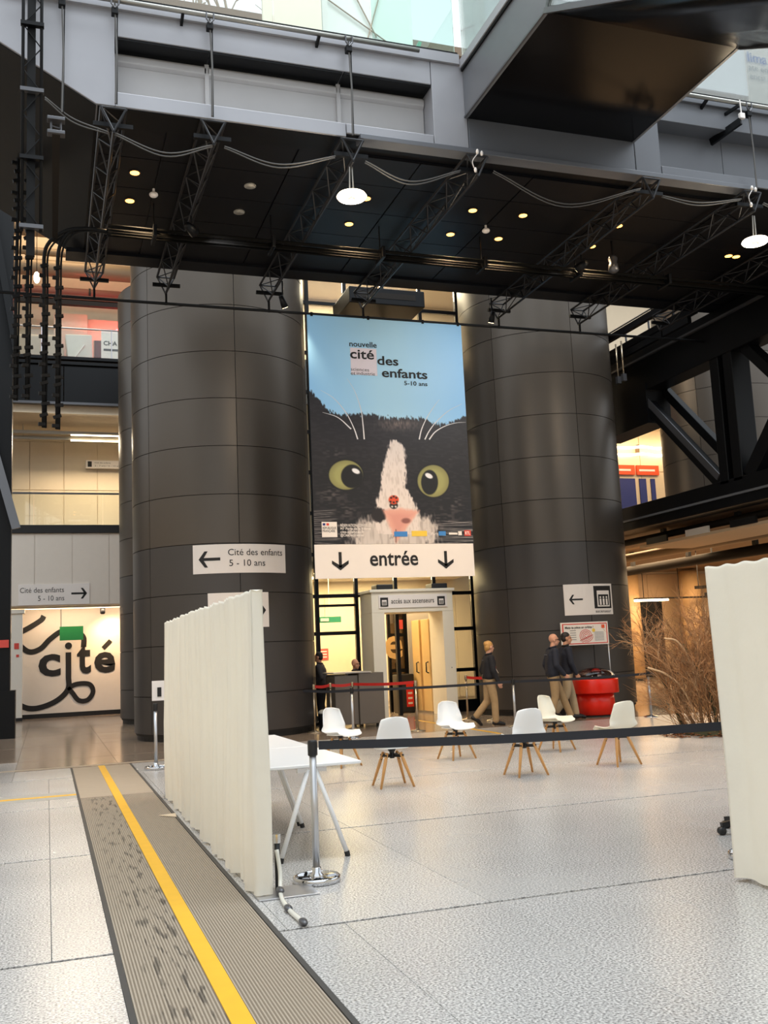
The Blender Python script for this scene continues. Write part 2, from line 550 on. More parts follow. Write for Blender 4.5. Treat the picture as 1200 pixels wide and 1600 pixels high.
nt.links.new(n1.outputs['Fac'], th.inputs['Value'])
ml = nt.nodes.new('ShaderNodeMath'); ml.operation = 'MULTIPLY'
nt.links.new(th.outputs[0], ml.inputs[0]); nt.links.new(cr.outputs[0], ml.inputs[1])
mx = nt.nodes.new('ShaderNodeMix'); mx.data_type = 'RGBA'
mx.inputs['A'].default_value = lin((162, 148, 130)) + (1,); mx.inputs['B'].default_value = lin((104, 94, 82)) + (1,)
nt.links.new(ml.outputs[0], mx.inputs['Factor']); nt.links.new(mx.outputs['Result'], b.inputs['Base Color'])
MATS['mat_ribbed'] = rm
fm = thing('floor_mat', 'long ribbed beige floor mat with a yellow stripe beside the white curtain', 'mat', (0.83, -2.0, -0.02))
mb = MB(); xs = []; N = 50; w = (MATX1-MATX0-0.06)/N
prof = [(MATX0+0.03, -0.0195)]
for i in range(N):
    x = MATX0+0.03+i*w
    prof += [(x, -0.013), (x+0.25*w, -0.003), (x+0.7*w, -0.003), (x+0.95*w, -0.013)]
prof += [(MATX1-0.03, -0.0195)]
mb.prism(prof, -2.0, 13.0, 'y')
mb.build('ribbed_strip', 'mat_ribbed', fm)
B(MATX0+0.03, MATX1-0.03, 13.0, MATEND-0.02, -0.0195, -0.003).build('smooth_panel', 'mat_smooth', fm)
for x in (MATX0, MATX1-0.03):
    B(x, x+0.03, -2.0, MATEND, -0.0195, 0.001).build('edge_trim', 'mat_edge', fm)
B(0.78, 0.88, -2.0, MATEND-0.02, -0.003, 0.0025).build('yellow_stripe', 'yellow_paint', fm)
# yellow line crossing the paving to the left, in a dull band
ln = thing('floor_line', 'thin yellow line in a grey band running left from the floor mat', 'floor marking', (-3.0, 13.35, 0.0))
B(-6.0, 0.355, 13.05, 13.7, 0.0002, 0.0015).build('grey_band', 'joint_strip', ln)
B(-6.0, 0.355, 13.30, 13.43, 0.0016, 0.003).build('yellow_stripe', 'yellow_paint', ln)
tag(MB().prism([(7.96, 17.1), (8.06, 17.1), (8.2, 22.0), (8.1, 22.0)], 0.0002, 0.002, 'z').build('floor_line', 'yellow_paint', loc=(8.1, 19.5, 0.0)),
    'yellow floor line leading to the lift doorway', 'floor marking')
tag(B(-2.4, 2.6, 16.95, 17.12, 0.0002, 0.002).build('floor_strip', 'mat_smooth', loc=(0, 17.03, 0)),
    'pale beige strip across the floor at the far end of the mat', 'floor marking')

# ================================================================== clad columns
def column(cx, cy, r_, top, label, segs=6, z0=0.0, rot0=-90):
    c = thing('column', label, 'column', (cx, cy, z0), 'big round clad columns')
    MB().lathe([(r_-0.03, z0+0.1), (r_-0.03, top)], (cx, cy, 0), 64).build('core', 'column_core', c, smooth=False)
    MB().lathe([(r_-0.06, z0), (r_-0.06, z0+0.14)], (cx, cy, 0), 64).build('kick_base', 'kick_black', c, smooth=False)
    pitch = 1.015
    zs = [z0+0.14] + [z0+0.9+pitch*k for k in range(int((top-z0-0.9)/pitch)+1)]
    cache = {}
    for i in range(len(zs)-1):
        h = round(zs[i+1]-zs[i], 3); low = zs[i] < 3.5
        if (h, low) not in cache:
            da = 2*math.pi/segs; g = 0.007/r_; n = 14
            mb = MB(); vs_ = []
            for k in range(n+1):
                t = g+(da-2*g)*k/n
                for rr, z in ((r_-0.03, 0.007), (r_, 0.007), (r_, h-0.007), (r_-0.03, h-0.007)):
                    vs_.append((rr*math.cos(t), rr*math.sin(t), z))
            fs_ = []
            for k in range(n):
                a = 4*k; fs_ += [(a+1, a+5, a+6, a+2), (a, a+1, a+2, a+3) if k == 0 else None, (a+2, a+6, a+7, a+3), (a, a+4, a+5, a+1)]
            fs_.append((4*n, 4*n+3, 4*n+2, 4*n+1))
            mb.add(vs_, [f for f in fs_ if f])
            me = mb.mesh('panel'); me.polygons.foreach_set('use_smooth', [len(p.vertices) == 4 for p in me.polygons])
            me.set_sharp_from_angle(angle=R(40))
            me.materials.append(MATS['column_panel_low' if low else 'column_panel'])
            cache[(h, low)] = me
        for k in range(segs):
            # the side turned away from the hall is left to the core
            o = link('panel', cache[(h, low)], c)
            o.location = (0, 0, zs[i]-z0); o.rotation_euler = (0, 0, R(rot0)+2*math.pi*k/segs)
    return c
column(3.72, 21.87, 1.96, 12.1, 'big round dark-clad column carrying the arrow sign, nearest to the curtain')
column(11.86, 21.95, 1.895, 12.1, 'big round dark-clad column behind the red coin table')
column(3.86, 28.2, 1.96, 12.1, 'shadowed column peeking out left behind the arrow-sign column', segs=4, rot0=-110)
column(20.0, 25.0, 1.95, 12.1, 'far dark column seen through the steel truss on the right', segs=4, z0=5.0, rot0=-60)

# ================================================================== overhead bridge
br = thing('overhead_bridge', 'dark overhead bridge with grey metal fascia and black soffit crossing the hall', 'bridge', (0, 12.8, 9.05))
BZ, BT, BY0, BY1 = 9.05, 10.5, 12.8, 18.2
# body behind the fascia: slanted left end
sl = lambda x: BZ + (0.6-x)*0.574
MB().prism([(-1.9, 10.56), (-1.9, sl(-1.9)), (0.6, BZ+0.03), (22, BZ+0.03), (22, 9.5), (0.6, 9.5)], BY0+0.5, BY1, 'y').build('deck_body', 'soffit_blue', br)
def fas(name, m, *a):
    return bevel(B(*a).build(name, m, br), 0.008)
bevel(MB().prism([(-1.9, BT), (-1.9, sl(-1.9)), (0.6, BZ), (0.845, BZ), (0.845, BT)], BY0, BY0+0.5, 'y').build('end_panel', 'fascia_grey', br), 0.008)
fas('lower_band', 'fascia_grey', 0.85, 4.1, BY0, BY0+0.5, BZ, 9.26)
fas('lower_band', 'fascia_grey', 4.11, 5.48, BY0, BY0+0.5, BZ+0.06, 9.26)
fas('upper_band', 'fascia_grey', 0.85, 5.48, BY0, BY0+0.5, 10.08, 10.46)
fas('centre_panel', 'fascia_grey', 5.49, 6.05, BY0, BY0+0.5, BZ+0.06, 10.46)
fas('centre_panel', 'fascia_dark', 6.06, 8.99, BY0, BY0+0.5, BZ+0.06, 10.46)
fas('centre_panel', 'fascia_dark', 9.0, 9.48, BY0, BY0+0.5, BZ+0.06, 10.46)
fas('lower_band', 'fascia_dark', 9.49, 22, BY0, BY0+0.5, BZ+0.06, 9.27)
fas('upper_band', 'fascia_dark', 9.49, 22, BY0, BY0+0.5, 10.08, 10.46)
for x0, x1 in ((0.85, 2.14), (2.15, 4.09), (4.11, 5.48)):
    B(x0, x1, BY0+0.36, BY0+0.5, 9.26, 10.08).build('recessed_panel', 'fascia_recess_lit', br)
    B(x0, x1, BY0+0.02, BY0+0.36, 10.05, 10.08).build('recess_shade', 'black_steel', br)  # black sheet painting the shadow under the upper band
    bevel(MB().prism([(BY0+0.3, 9.9), (BY0+0.36, 9.86), (BY0+0.36, 10.0), (BY0+0.3, 10.0)], x0, x1, 'x').build('recess_lip', 'fascia_recess_lit', br), 0.01)
for x0, x1 in ((9.49, 11.0), (11.01, 13.0), (13.01, 15.0), (15.01, 17.0), (17.01, 19.5), (19.51, 22.0)):
    B(x0, x1, BY0+0.36, BY0+0.5, 9.27, 10.08).build('recessed_panel', 'fascia_dark', br)
for x in (2.11, 4.07):
    B(x, x+0.06, BY0+0.30, BY0+0.36, 9.26, 10.08).build('recess_rib', 'fascia_recess_lit', br)
# black undersides of the fascia bands
for x0, x1, z in ((0.62, 4.1, BZ), (4.11, 9.48, BZ+0.06), (9.49, 22, BZ+0.06)):
    B(x0, x1, BY0+0.03, BY0+0.5, z-0.012, z-0.001).build('band_soffit', 'black_steel', br)
MB().prism([(-1.9, sl(-1.9)-0.004), (0.6, BZ-0.004), (0.6, BZ-0.016), (-1.9, sl(-1.9)-0.016)], BY0+0.03, BY0+0.5, 'y').build('band_soffit', 'black_steel', br)
# ledge under the fascia
bevel(B(4.3, 11.3, BY0-0.06, BY0+0.18, BZ-0.03, BZ+0.05).build('ledge', 'fascia_dark', br), 0.008)
B(-3.0, 5.95, BY0-0.05, BY0+0.12, 10.46, 10.62).build('kerb', 'fascia_grey', br)
B(9.0, 22, BY0-0.05, BY0+0.12, 10.46, 10.62).build('kerb', 'fascia_dark', br)
B(-3.0, 5.95, BY0+0.0, BY0+0.1, 10.62, 10.68).build('glazing_shoe', 'black_steel', br)
B(9.0, 22, BY0+0.0, BY0+0.1, 10.62, 10.68).build('glazing_shoe', 'black_steel', br)
MB().prism([(0.6, BZ+0.03), (-1.9, sl(-1.9)+0.03), (-1.9, sl(-1.9)), (0.6, BZ)], BY0+0.5, BY1, 'y').build('sloping_soffit', 'black_steel', br)
# soffit panels in a grid
pxs = [0.62, 1.58] + [1.58+1.935*k for k in range(1, 10)]
pys = [13.3, 14.15, 15.13, 16.1, 17.05, 17.75]
pm = {}
for i in range(len(pxs)-1):
    for j in range(len(pys)-1):
        w, d = round(pxs[i+1]-pxs[i], 3), round(pys[j+1]-pys[j], 3)
        if (w, d) not in pm:
            me = B(-w/2+0.012, w/2-0.012, -d/2+0.009, d/2-0.009, -0.03, 0.0).mesh('soffit_panel')
            me.materials.append(MATS['soffit_black']); pm[(w, d)] = me
        o = link('soffit_panel', pm[(w, d)], br)
        o.location = ((pxs[i]+pxs[i+1])/2, (pys[j]+pys[j+1])/2-12.8, BZ+0.03-9.05)
B(0.3, 22, 17.75, BY1, BZ-0.05, BZ+0.03).build('rear_beam', 'soffit_blue', br)
for x0, x1 in ((-1.75, 3.08), (3.08, 4.58), (4.58, 5.93), (9.05, 10.2), (10.2, 11.44), (11.44, 13.0), (13.0, 14.5), (14.5, 16.0)):
    B(x0+0.01, x1-0.01, BY0+0.035, BY0+0.055, 10.64, 11.95).build('glass_pane', 'teal_glass' if 4 < x0 < 6 else 'clear_glass', br)
# written panel behind the right glass: what is legible of it
pn = thing('information_board', 'white information panel with blue lettering behind the bridge glass', 'panel', (12.6, 13.4, 9.5))
B(11.93, 14.2, 13.38, 13.42, 9.5, 12.6).build('board', 'poster_white', pn)
lettering('lima', 'sky_blue_ink', pn, 11.96, 13.37, 11.88, h=0.2, weight=0.02)
lettering('ate eme', 'grey_ink', pn, 11.96, 13.37, 11.71, h=0.13, weight=0.0)
lettering('encia c', 'grey_ink', pn, 11.97, 13.37, 11.54, h=0.13, weight=0.0)
tag(B(9.3, 10.3, 15.0, 15.1, 9.5, 12.4).build('white_board', 'poster_white', loc=(9.8, 15.05, 9.5)), 'plain white board standing on the bridge beside the black walkway', 'board')

# items standing on the bridge behind the glass
for i, (x0, x1, y, m, lab) in enumerate(((3.3, 4.3, 14.5, 'cream_panel', 'cream upright panel behind the bridge glass'), (4.35, 6.2, 15.2, 'teal_panel', 'pale teal glazed screen with dark bracing behind the bridge glass'))):
    p = thing('upright_panel', lab, 'panel', ((x0+x1)/2, y, 9.5), 'panels on the bridge')
    B(x0, x1, y, y+0.06, 9.5, 14.5).build('board', m, p)
    if i == 1:
        MB().tube([(4.4, y-0.03, 13.1), (6.1, y-0.03, 12.1)], 0.012, 6).build('brace', 'duct', p)
        MB().tube([(5.0, y-0.03, 11.2), (5.7, y-0.03, 13.6)], 0.012, 6).build('brace', 'duct', p)
        MB().tube([(4.9, y-0.03, 13.6), (5.5, y-0.03, 12.4)], 0.012, 6).build('brace', 'duct', p)
        MB().bar((4.55, y-0.05, 10.55), (4.55, y-0.05, 14), 0.1, 0.06).build('frame_post', 'teal_panel', p)
        MB().bar((5.75, y-0.05, 10.75), (6.3, y-0.05, 12.4), 0.12, 0.06).build('frame_post', 'green_sign', p)
# bare winter tree seen through the glass
tr = thing('bare_tree', 'bare pale tree branches seen through the bridge glass at the top', 'tree', (1.5, 34.0, 20.6))
random.seed(3)
def twigs(mb, p, d, L, r_, depth, spread=0.55, grav=0.0, seg=4, ends=None):
    n = 3; pts = [Vector(p)]; dd = Vector(d).normalized()
    for i in range(n):
        dd = (dd + Vector((random.uniform(-1,1), random.uniform(-1,1), random.uniform(-1,1)))*0.16 + Vector((0,0,grav))).normalized()
        pts.append(pts[-1]+dd*L/n)
    mb.tube(pts, r_, seg, cap=False, rr=[r_*(1-0.45*i/n) for i in range(n+1)])
    if depth > 0:
        for k in range(random.choice((2, 3, 3))):
            q = pts[random.randint(1, n)]
            e = (dd + Vector((random.uniform(-1,1), random.uniform(-1,1), random.uniform(-0.6,1)))*spread*1.4).normalized()
            twigs(mb, q, e, L*random.uniform(0.55, 0.8), r_*0.6, depth-1, spread, grav, seg, ends)
    elif ends is not None:
        ends.append(pts[-1])
mb = MB()
for bx in (-0.6, 0.8, 2.4, 3.6, 5.0):
    twigs(mb, (bx*1.4+0.8, 34+random.uniform(-1,1), 20.6), (random.uniform(-.2,.2), 0, 1), 5.0, 0.16, 4, 0.6)
o = mb.build('branches', 'canvas', tr)
tag(B(-6, 12, 31.5, 32, 20.62, 20.9).build('roof_edge', 'wall_white', loc=(1, 31.7, 20.62)), 'pale roof edge below the bare tree branches', 'roof edge')

# pipes along the fascia with clamps
def pipe_rail(x0, x1, label):
    p = thing('pipe_rail', label, 'pipe', (x0, BY0-0.16, 10.5), 'steel pipes along the bridge')
    MB().tube([(x0, BY0-0.16, 10.5), (x1, BY0-0.16, 10.5)], 0.035, 12).build('pipe', 'pipe_steel', p, smooth=True)
    x = x0+0.4
    while x < x1-0.2:
        MB().bar((x, BY0-0.16, 10.47), (x, BY0+0.02, 10.40), 0.04, 0.05).build('bracket', 'black_steel', p); x += 1.95
    return p
pipe_rail(-0.6, 5.25, 'steel pipe along the bridge fascia above the left hangers')
pipe_rail(9.98, 20.0, 'steel pipe along the bridge fascia right of the black walkway')

# hangers
def hanger(x, z1, label, clamp=True):
    h = thing('hanger_cable', label, 'cable', (x, BY0-0.16, z1), 'hangers of the lighting trusses')
    MB().tube([(x, BY0-0.16, 10.45), (x+0.02, BY0-0.17, (10.45+z1)/2), (x, BY0-0.18, z1)], 0.014, 6).build('cable', 'cable_grey', h)
    MB().tube([(x+0.035, BY0-0.16, 10.45), (x+0.02, BY0-0.17, z1)], 0.008, 6).build('safety_wire', 'cable_black', h)
    for s in (-0.05, 0.05):
        MB().tube([(x+s, BY0-0.2, 10.52), (x+s, BY0-0.2, 10.42), (x, BY0-0.2, 10.36)], 0.012, 6).build('hook', 'clamp_metal', h)
    bevel(B(x-0.045, x+0.045, BY0-0.2, BY0-0.1, 10.28, 10.38).build('hoist_block', 'black_steel', h), 0.01)
hanger(0.16, 8.76, 'hanger cable above the small winch bracket at far left')
hanger(0.84, 8.98, 'hanger cable holding the first lighting truss from the left')
hanger(2.12, 8.98, 'hanger cable holding the second lighting truss from the left')
hanger(4.14, 8.98, 'hanger cable above the left ring lamp')
hanger(11.2, 8.98, 'hanger cable above the right ring lamp')
h = thing('bracket_arm', 'black bracket arm with white tag under the right steel pipe', 'bracket', (10.9, 12.6, 9.8))
MB().bar((10.75, 13.1, 10.0), (10.95, 12.55, 10.12), 0.05, 0.12).build('arm', 'black_steel', h)
MB().bar((10.75, 13.1, 10.32), (10.95, 12.55, 10.40), 0.04, 0.05).build('arm', 'black_steel', h)
MB().tube([(10.97, 12.55, 10.5), (10.98, 12.55, 10.22)], 0.01, 6).build('cord', 'sign_white', h)
bevel(B(10.93, 11.03, 12.52, 12.58, 10.16, 10.26).build('tag', 'sign_white', h), 0.01)
h = thing('winch_bracket', 'small metal winch bracket with a strap hanging at far left', 'bracket', (0.09, 12.62, 8.4))
for z in (8.62, 8.43): bevel(B(-0.02, 0.2, 12.56, 12.68, z, z+0.045).build('plate', 'clamp_metal', h), 0.006)
for x in (0.03, 0.15): MB().tube([(x, 12.62, 8.45), (x, 12.62, 8.64)], 0.013, 8).build('rod', 'clamp_metal', h)
MB().tube([(0.04, 12.62, 8.55), (0.14, 12.62, 8.53)], 0.012, 8).build('pin', 'clamp_metal', h)
MB().add([(0.04, 12.62, 8.43), (0.14, 12.62, 8.43), (0.14, 15.9, 8.38), (0.06, 15.9, 8.38), (0.04, 12.6, 8.43), (0.14, 12.6, 8.43), (0.14, 15.9, 8.36), (0.06, 15.9, 8.36)],
         [(0,1,2,3),(7,6,5,4),(0,4,5,1),(1,5,6,2),(2,6,7,3),(3,7,4,0)]).build('strap', 'duct_dark', h)

# lighting trusses under the soffit
TY0, TY1, TZ = 12.7, 18.55, 8.63
def tube_mesh(name, p, q, r_, m):
    me = MB().tube([p, q], r_, 6).mesh(name); me.materials.append(MATS[m]); return me
chords = [((-0.16, 0.33)), ((0.16, 0.33)), ((0.0, 0.0))]
chord_me = [tube_mesh('chord', (a, 0, c), (a, TY1-TY0, c), 0.022, 'truss_metal') for a, c in chords]
brace_me = []
nb = 14; dy = (TY1-TY0)/nb
for i in range(nb):
    y0, y1 = i*dy, (i+1)*dy
    for s in (-1, 1):
        a, c_ = (s*0.16, y0 if i % 2 == 0 else y1, 0.33), (0, y1 if i % 2 == 0 else y0, 0.0)
        brace_me.append(tube_mesh('brace', a, c_, 0.011, 'truss_metal'))
    brace_me.append(tube_mesh('brace', (-0.16 if i % 2 == 0 else 0.16, y0, 0.33), (0.16 if i % 2 == 0 else -0.16, y1, 0.33), 0.011, 'truss_metal'))
end_me = [tube_mesh('end_frame', p, q, 0.016, 'truss_metal') for y in (0, TY1-TY0) for p, q in
          (((-0.16, y, 0.33), (0.16, y, 0.33)), ((-0.16, y, 0.33), (0, y, 0)), ((0.16, y, 0.33), (0, y, 0)))]
cb_me = B(-0.26, 0.26, -0.03, 0.03, -0.03, 0.03).mesh('crossbar'); cb_me.materials.append(MATS['black_steel'])
hg_me = B(-0.02, 0.02, -0.015, 0.015, -0.24, 0.0).mesh('banner_clamp'); hg_me.materials.append(MATS['black_steel'])
for x, lab in ((0.82, 'lighting truss under the soffit, first from the left'), (2.15, 'lighting truss under the soffit, second from the left'), (4.16, 'lighting truss under the soffit above the left ring lamp'),
          (6.13, 'lighting truss under the soffit above the poster, with white plugs at its front end'), (9.2, 'lighting truss under the soffit left of the one with the right ring lamp'), (11.18, 'lighting truss under the soffit above the right ring lamp'), (13.3, 'lighting truss under the soffit, farthest to the right')):
    t = thing('lighting_truss', lab, 'truss', (x, TY0, TZ), 'lighting trusses under the bridge')
    for me in chord_me+brace_me+end_me: link(me.name.split('.')[0], me, t)
    for y, z in ((0.12, 0.14), (TY1-TY0-0.1, 0.14)):
        o = link('crossbar', cb_me, t); o.location = (0, y, z)
    o = link('banner_clamp', hg_me, t); o.location = (0, TY1-TY0-0.05, 0.0)
# bar that carries the poster
tag(MB().tube([(-1.5, 18.5, 8.42), (15.3, 18.5, 8.42)], 0.03, 8).build('banner_bar', 'black_steel', loc=(7, 18.5, 8.42)), 'long thin black bar below the trusses carrying the cat poster', 'bar')

# ring lamps under two trusses
for x, lab in ((4.17, 'glowing ring lamp hanging from the truss near the bridge centre'), (11.28, 'glowing ring lamp hanging at the right edge')):
    l = thing('ring_lamp', lab, 'lamp', (x, 12.88, 8.17), 'ring lamps')
    MB().lathe([(0.0, 8.1), (0.05, 8.1), (0.062, 8.17), (0.05, 8.22), (0, 8.22)], (x, 12.88, 0), 24).build('hub', 'clamp_metal', l, smooth=True)
    pd = bpy.data.lights.new('ring_glow', 'POINT'); pd.energy = 120; pd.color = (1, 0.8, 0.55); pd.shadow_soft_size = 0.2
    pob = bpy.data.objects.new('ring_glow', pd); COL.objects.link(pob); pob.location = (x, 12.88, 8.0)
    n = 32; mb = MB(); vs_ = []; fs_ = []
    for i in range(n):
        a = 2*math.pi*i/n
        for k in range(8):
            t = 2*math.pi*k/8; rr = 0.15+0.07*math.cos(t)
            vs_.append((x+rr*math.cos(a), 12.88+rr*math.sin(a), 8.17+0.04*math.sin(t)))
    for i in range(n):
        for k in range(8):
            fs_.append((i*8+k, i*8+(k+1) % 8, ((i+1) % n)*8+(k+1) % 8, ((i+1) % n)*8+k))
    mb.add(vs_, fs_).build('ring', 'ring_lamp', l, smooth=True)
    for s in (-0.03, 0.03):
        MB().tube([(x+s, 12.88, 8.2), (x+s*0.6, 12.86, 8.62)], 0.012, 6).build('chain', 'pipe_steel', l)
# added floodlights clamped on two trusses to brighten the poster
for x, tx, lab in ((2.15, 5.6, 'added small black floodlight clamped on the second truss from the left'), (9.2, 7.7, 'added small black floodlight clamped on the truss right of the poster')):
    t = thing('floodlight', lab, 'lamp', (x, 15.0, 8.3), 'added poster floodlights')
    MB().tube([(x, 15.0, 8.62), (x, 15.0, 8.5)], 0.02, 8).build('clamp', 'black_steel', t)
    d = (Vector((tx, 18.5, 7.1))-Vector((x, 15.0, 8.4))).normalized(); c = Vector((x, 15.0, 8.4))
    MB().tube([c-d*0.12, c-d*0.02, c+d*0.1], 0.08, 14, rr=[0.05, 0.075, 0.09]).build('housing', 'black_steel', t, smooth=True)
    MB().tube([c+d*0.1, c+d*0.105], 0.08, 14).build('lens', 'lamp_white', t)
    spot('added_flood_beam', c+d*0.13, (tx, 18.5, 7.1), 160, (0.95, 0.97, 1.0), 62, 0.8)
# added spotlights at the rear truss ends to brighten the lift doorway
for x, lab in ((4.4, 'added small black spotlight at the rear end of the truss left of the poster'), (8.95, 'added small black spotlight at the rear end of the truss right of the poster')):
    t = thing('spotlight', lab, 'lamp', (x, 18.3, 8.4), 'added doorway spotlights')
    MB().tube([(x, 18.3, 8.98), (x, 18.3, 8.62)], 0.018, 8).build('stem', 'black_steel', t)
    c = Vector((x, 18.3, 8.56)); d = (Vector((8.45, 22.0, 0.8))-c).normalized()
    MB().tube([c-d*0.12, c, c+d*0.12], 0.06, 14, rr=[0.045, 0.06, 0.07]).build('housing', 'black_steel', t, smooth=True)
    MB().tube([c+d*0.12, c+d*0.125], 0.062, 14).build('lens', 'lamp_white', t)
    spot('added_doorway_beam', c+d*0.15, (8.45, 22.0, 0.8), 400, (1.0, 0.76, 0.48), 40, 0.7)
# recessed downlights
for i, (x, y, on) in enumerate(((1.25, 14.6, 1), (1.25, 15.57, 1), (3.04, 14.62, 0), (3.04, 15.58, 0), (4.98, 15.6, 1), (6.9, 14.6, 1), (6.9, 15.6, 1), (7.85, 15.58, 1), (7.85, 14.58, 1), (9.76, 14.57, 1), (9.76, 15.5, 1), (4.98, 14.6, 1), (12.72, 15.3, 1), (12.9, 15.3, 1))):
    where = ['lit recessed downlight, front one of the leftmost pair', 'lit recessed downlight, rear one of the leftmost pair', 'unlit recessed downlight, front one of the dark pair', 'unlit recessed downlight, rear one of the dark pair',
             'lit recessed downlight just below the left ring lamp', 'lit recessed downlight, front left of the four above the poster', 'lit recessed downlight, rear left of the four above the poster', 'lit recessed downlight, rear right of the four above the poster', 'lit recessed downlight, front right of the four above the poster',
             'lit recessed downlight, front one of the pair left of the right ring lamp', 'lit recessed downlight, rear one of the pair left of the right ring lamp', 'lit recessed downlight hidden behind the left ring lamp', 'small lit downlight below the right ring lamp, left of two', 'small lit downlight below the right ring lamp, right of two'][i]
    z = BZ-0.001
    if on and x < 12:
        sd = bpy.data.lights.new('downlight_beam', 'SPOT'); sd.energy = 300; sd.color = (1, 0.7, 0.4); sd.spot_size = R(105); sd.spot_blend = 0.7; sd.shadow_soft_size = 0.06
        so = bpy.data.objects.new('downlight_beam', sd); COL.objects.link(so); so.location = (x, y, BZ-0.04)
    l = thing('downlight', where, 'downlight', (x, y, z-0.02), 'recessed downlights in the soffit')
    MB().lathe([(0.075, z-0.012), (0.095, z-0.012), (0.095, z), (0.075, z)], (x, y, 0), 20).build('trim_ring', 'reflector' if not on else 'truss_metal', l)
    MB().lathe([(0.0, z-0.02), (0.07, z-0.016), (0.076, z-0.002), (0, z-0.002)], (x, y, 0), 20).build('lens', 'lamp_warm' if on else 'reflector', l, smooth=True)
for x, y, lab in ((1.58, 15.08, 'small white detector on the soffit between the left downlights'), (7.38, 15.12, 'small white detector on the soffit between the four downlights')):
    t = thing('detector', lab, 'detector', (x, y, 8.95), 'soffit detectors')
    MB().lathe([(0.02, 9.05), (0.02, 8.98)], (x, y, 0), 10).build('stem', 'sign_white', t)
    MB().ell((x, y, 8.95), (0.07, 0.07, 0.045)).build('head', 'sign_white', t, smooth=True)
# floodlight hanging left of the right lamp
t = thing('floodlight', 'small pale floodlight hanging below the soffit beside a truss', 'lamp', (10.0, 15.2, 8.4))
MB().tube([(10.0, 15.2, 9.04), (10.0, 15.2, 8.75)], 0.02, 8).build('stem', 'black_steel', t)
MB().lathe([(0.06, 8.75), (0.09, 8.7), (0.07, 8.6), (0.085, 8.58), (0.1, 8.46), (0.05, 8.42)], (10.0, 15.2, 0), 16).build('housing', 'clamp_metal', t, smooth=True)
for x, lab in ((6.1, 'white plugs on the front end of a truss above the poster'), (11.1, 'white plugs on the truss above the right ring lamp')):
    t = thing('cable_plug', lab, 'plug', (x, 12.8, 9.0), 'plugs on the trusses')
    for dx, dz in ((0.0, 0.0), (0.07, -0.02), (-0.05, -0.3)):
        MB().lathe([(0.018, 8.95+dz), (0.024, 8.99+dz), (0.012, 9.02+dz)], (x+dx, 12.62, 0), 10).build('plug', 'sign_white', t, smooth=True)
    MB().tube(spline([(x, 12.62, 8.95), (x-0.1, 12.6, 8.8), (x-0.05, 12.62, 8.66)], 5), 0.006, 6).build('lead', 'sign_white', t)

# black pipes across under the trusses
cr_ = thing('pipe_bundle', 'black cable tray with pipes crossing under the trusses', 'pipes', (0.9, 15.6, 8.45))
for dy_, dz, r_, m in ((0, 0, 0.045, 'pipe_black'), (-0.13, 0.03, 0.03, 'pipe_black'), (0.12, 0.02, 0.03, 'pipe_black'), (-0.06, -0.05, 0.02, 'pipe_black'), (0.07, -0.04, 0.02, 'pipe_black')):
    MB().tube([(0.9, 15.6+dy_, 8.5+dz), (14.3, 15.6+dy_, 8.5+dz)], r_, 8).build('pipe', m, cr_, smooth=True)
for k in range(6): bevel(B(1.6+1.95*k, 1.66+1.95*k, 15.38, 15.8, 8.4, 8.6).build('strap', 'black_steel', cr_), 0.01)
for k in range(6): MB().tube([(1.63+1.95*k, 15.6, 8.58), (1.63+1.95*k, 15.6, 9.05)], 0.012, 6).build('rod', 'black_steel', cr_)
# cable loops that leave the tray and hang down on the left
for i, (x, zend, dyy, lab) in enumerate(((-0.06, 5.28, 0.0, 'black hanging cable chain, third from the left of the four'), (0.14, 5.26, 0.0, 'black hanging cable chain, rightmost of the four'), (-0.48, 5.7, 0.0, 'black hanging cable chain, leftmost of the four'), (-0.31, 5.72, 0.0, 'black hanging cable chain, second from the left of the four'))):
    t = thing('cable_chain', lab, 'cable', (x, 15.8, zend), 'hanging cable chains on the left')
    top = [(0.9, 15.6, 8.5), (0.55, 15.63, 8.52), (0.25+x*0.4, 15.7, 8.46), (x+0.02, 15.8, 8.2), (x, 15.8, 7.6)] if i < 2 else [(x, 15.8, 11.5), (x+0.02, 15.8, 9.0), (x, 15.8, 7.6)]
    MB().tube(spline(top, 6)+[(x, 15.8, zend)], 0.03, 6).build('hose', 'cable_black', t, smooth=True)
    MB().tube(spline([(p[0]+0.05, p[1]+0.02, p[2]-0.03) for p in top], 6)+[(x+0.03, 15.82, zend)], 0.016, 6).build('hose', 'cable_black', t, smooth=True)
    z = zend+0.05; k = 0
    while z < (8.0 if i < 2 else 9.6):
        s = 0.02*((k*7) % 3-1)
        MB().bar((x-0.055+s, 15.78, z), (x+0.055+s*1.6, 15.8, z+0.02*((k*5) % 3)), 0.05, 0.05).build('link', 'cable_black', t); z += 0.13+0.02*((k*11) % 4); k += 1
# vertical lighting mast at far left in front of the bridge
t = thing('lighting_mast', 'black vertical lighting mast hanging in front of the bridge at far left', 'mast', (-0.2, 12.25, 7.3))
for dx, dy_ in ((-0.11, -0.05), (0.11, -0.05), (0.0, 0.12)):
    MB().tube([(-0.2+dx, 12.25+dy_, 6.9), (-0.2+dx, 12.25+dy_, 13.5)], 0.02, 8).build('upright', 'cable_black', t, smooth=True)
MB().bar((-0.21, 12.25, 6.6), (-0.21, 12.25, 13.5), 0.1, 0.06).build('cable_run', 'cable_black', t)
for k in range(22):
    z = 6.95+0.3*k; s = 1 if k % 2 else -1
    MB().bar((-0.2-0.11*s, 12.2, z), (-0.2+0.11*s, 12.2, z+0.3), 0.012).build('brace', 'cable_black', t)
    if k % 3 == 0: B(-0.34, -0.06, 12.15, 12.22, z-0.02, z+0.03).build('clamp', 'clamp_metal' if k % 6 == 0 else 'black_steel', t)
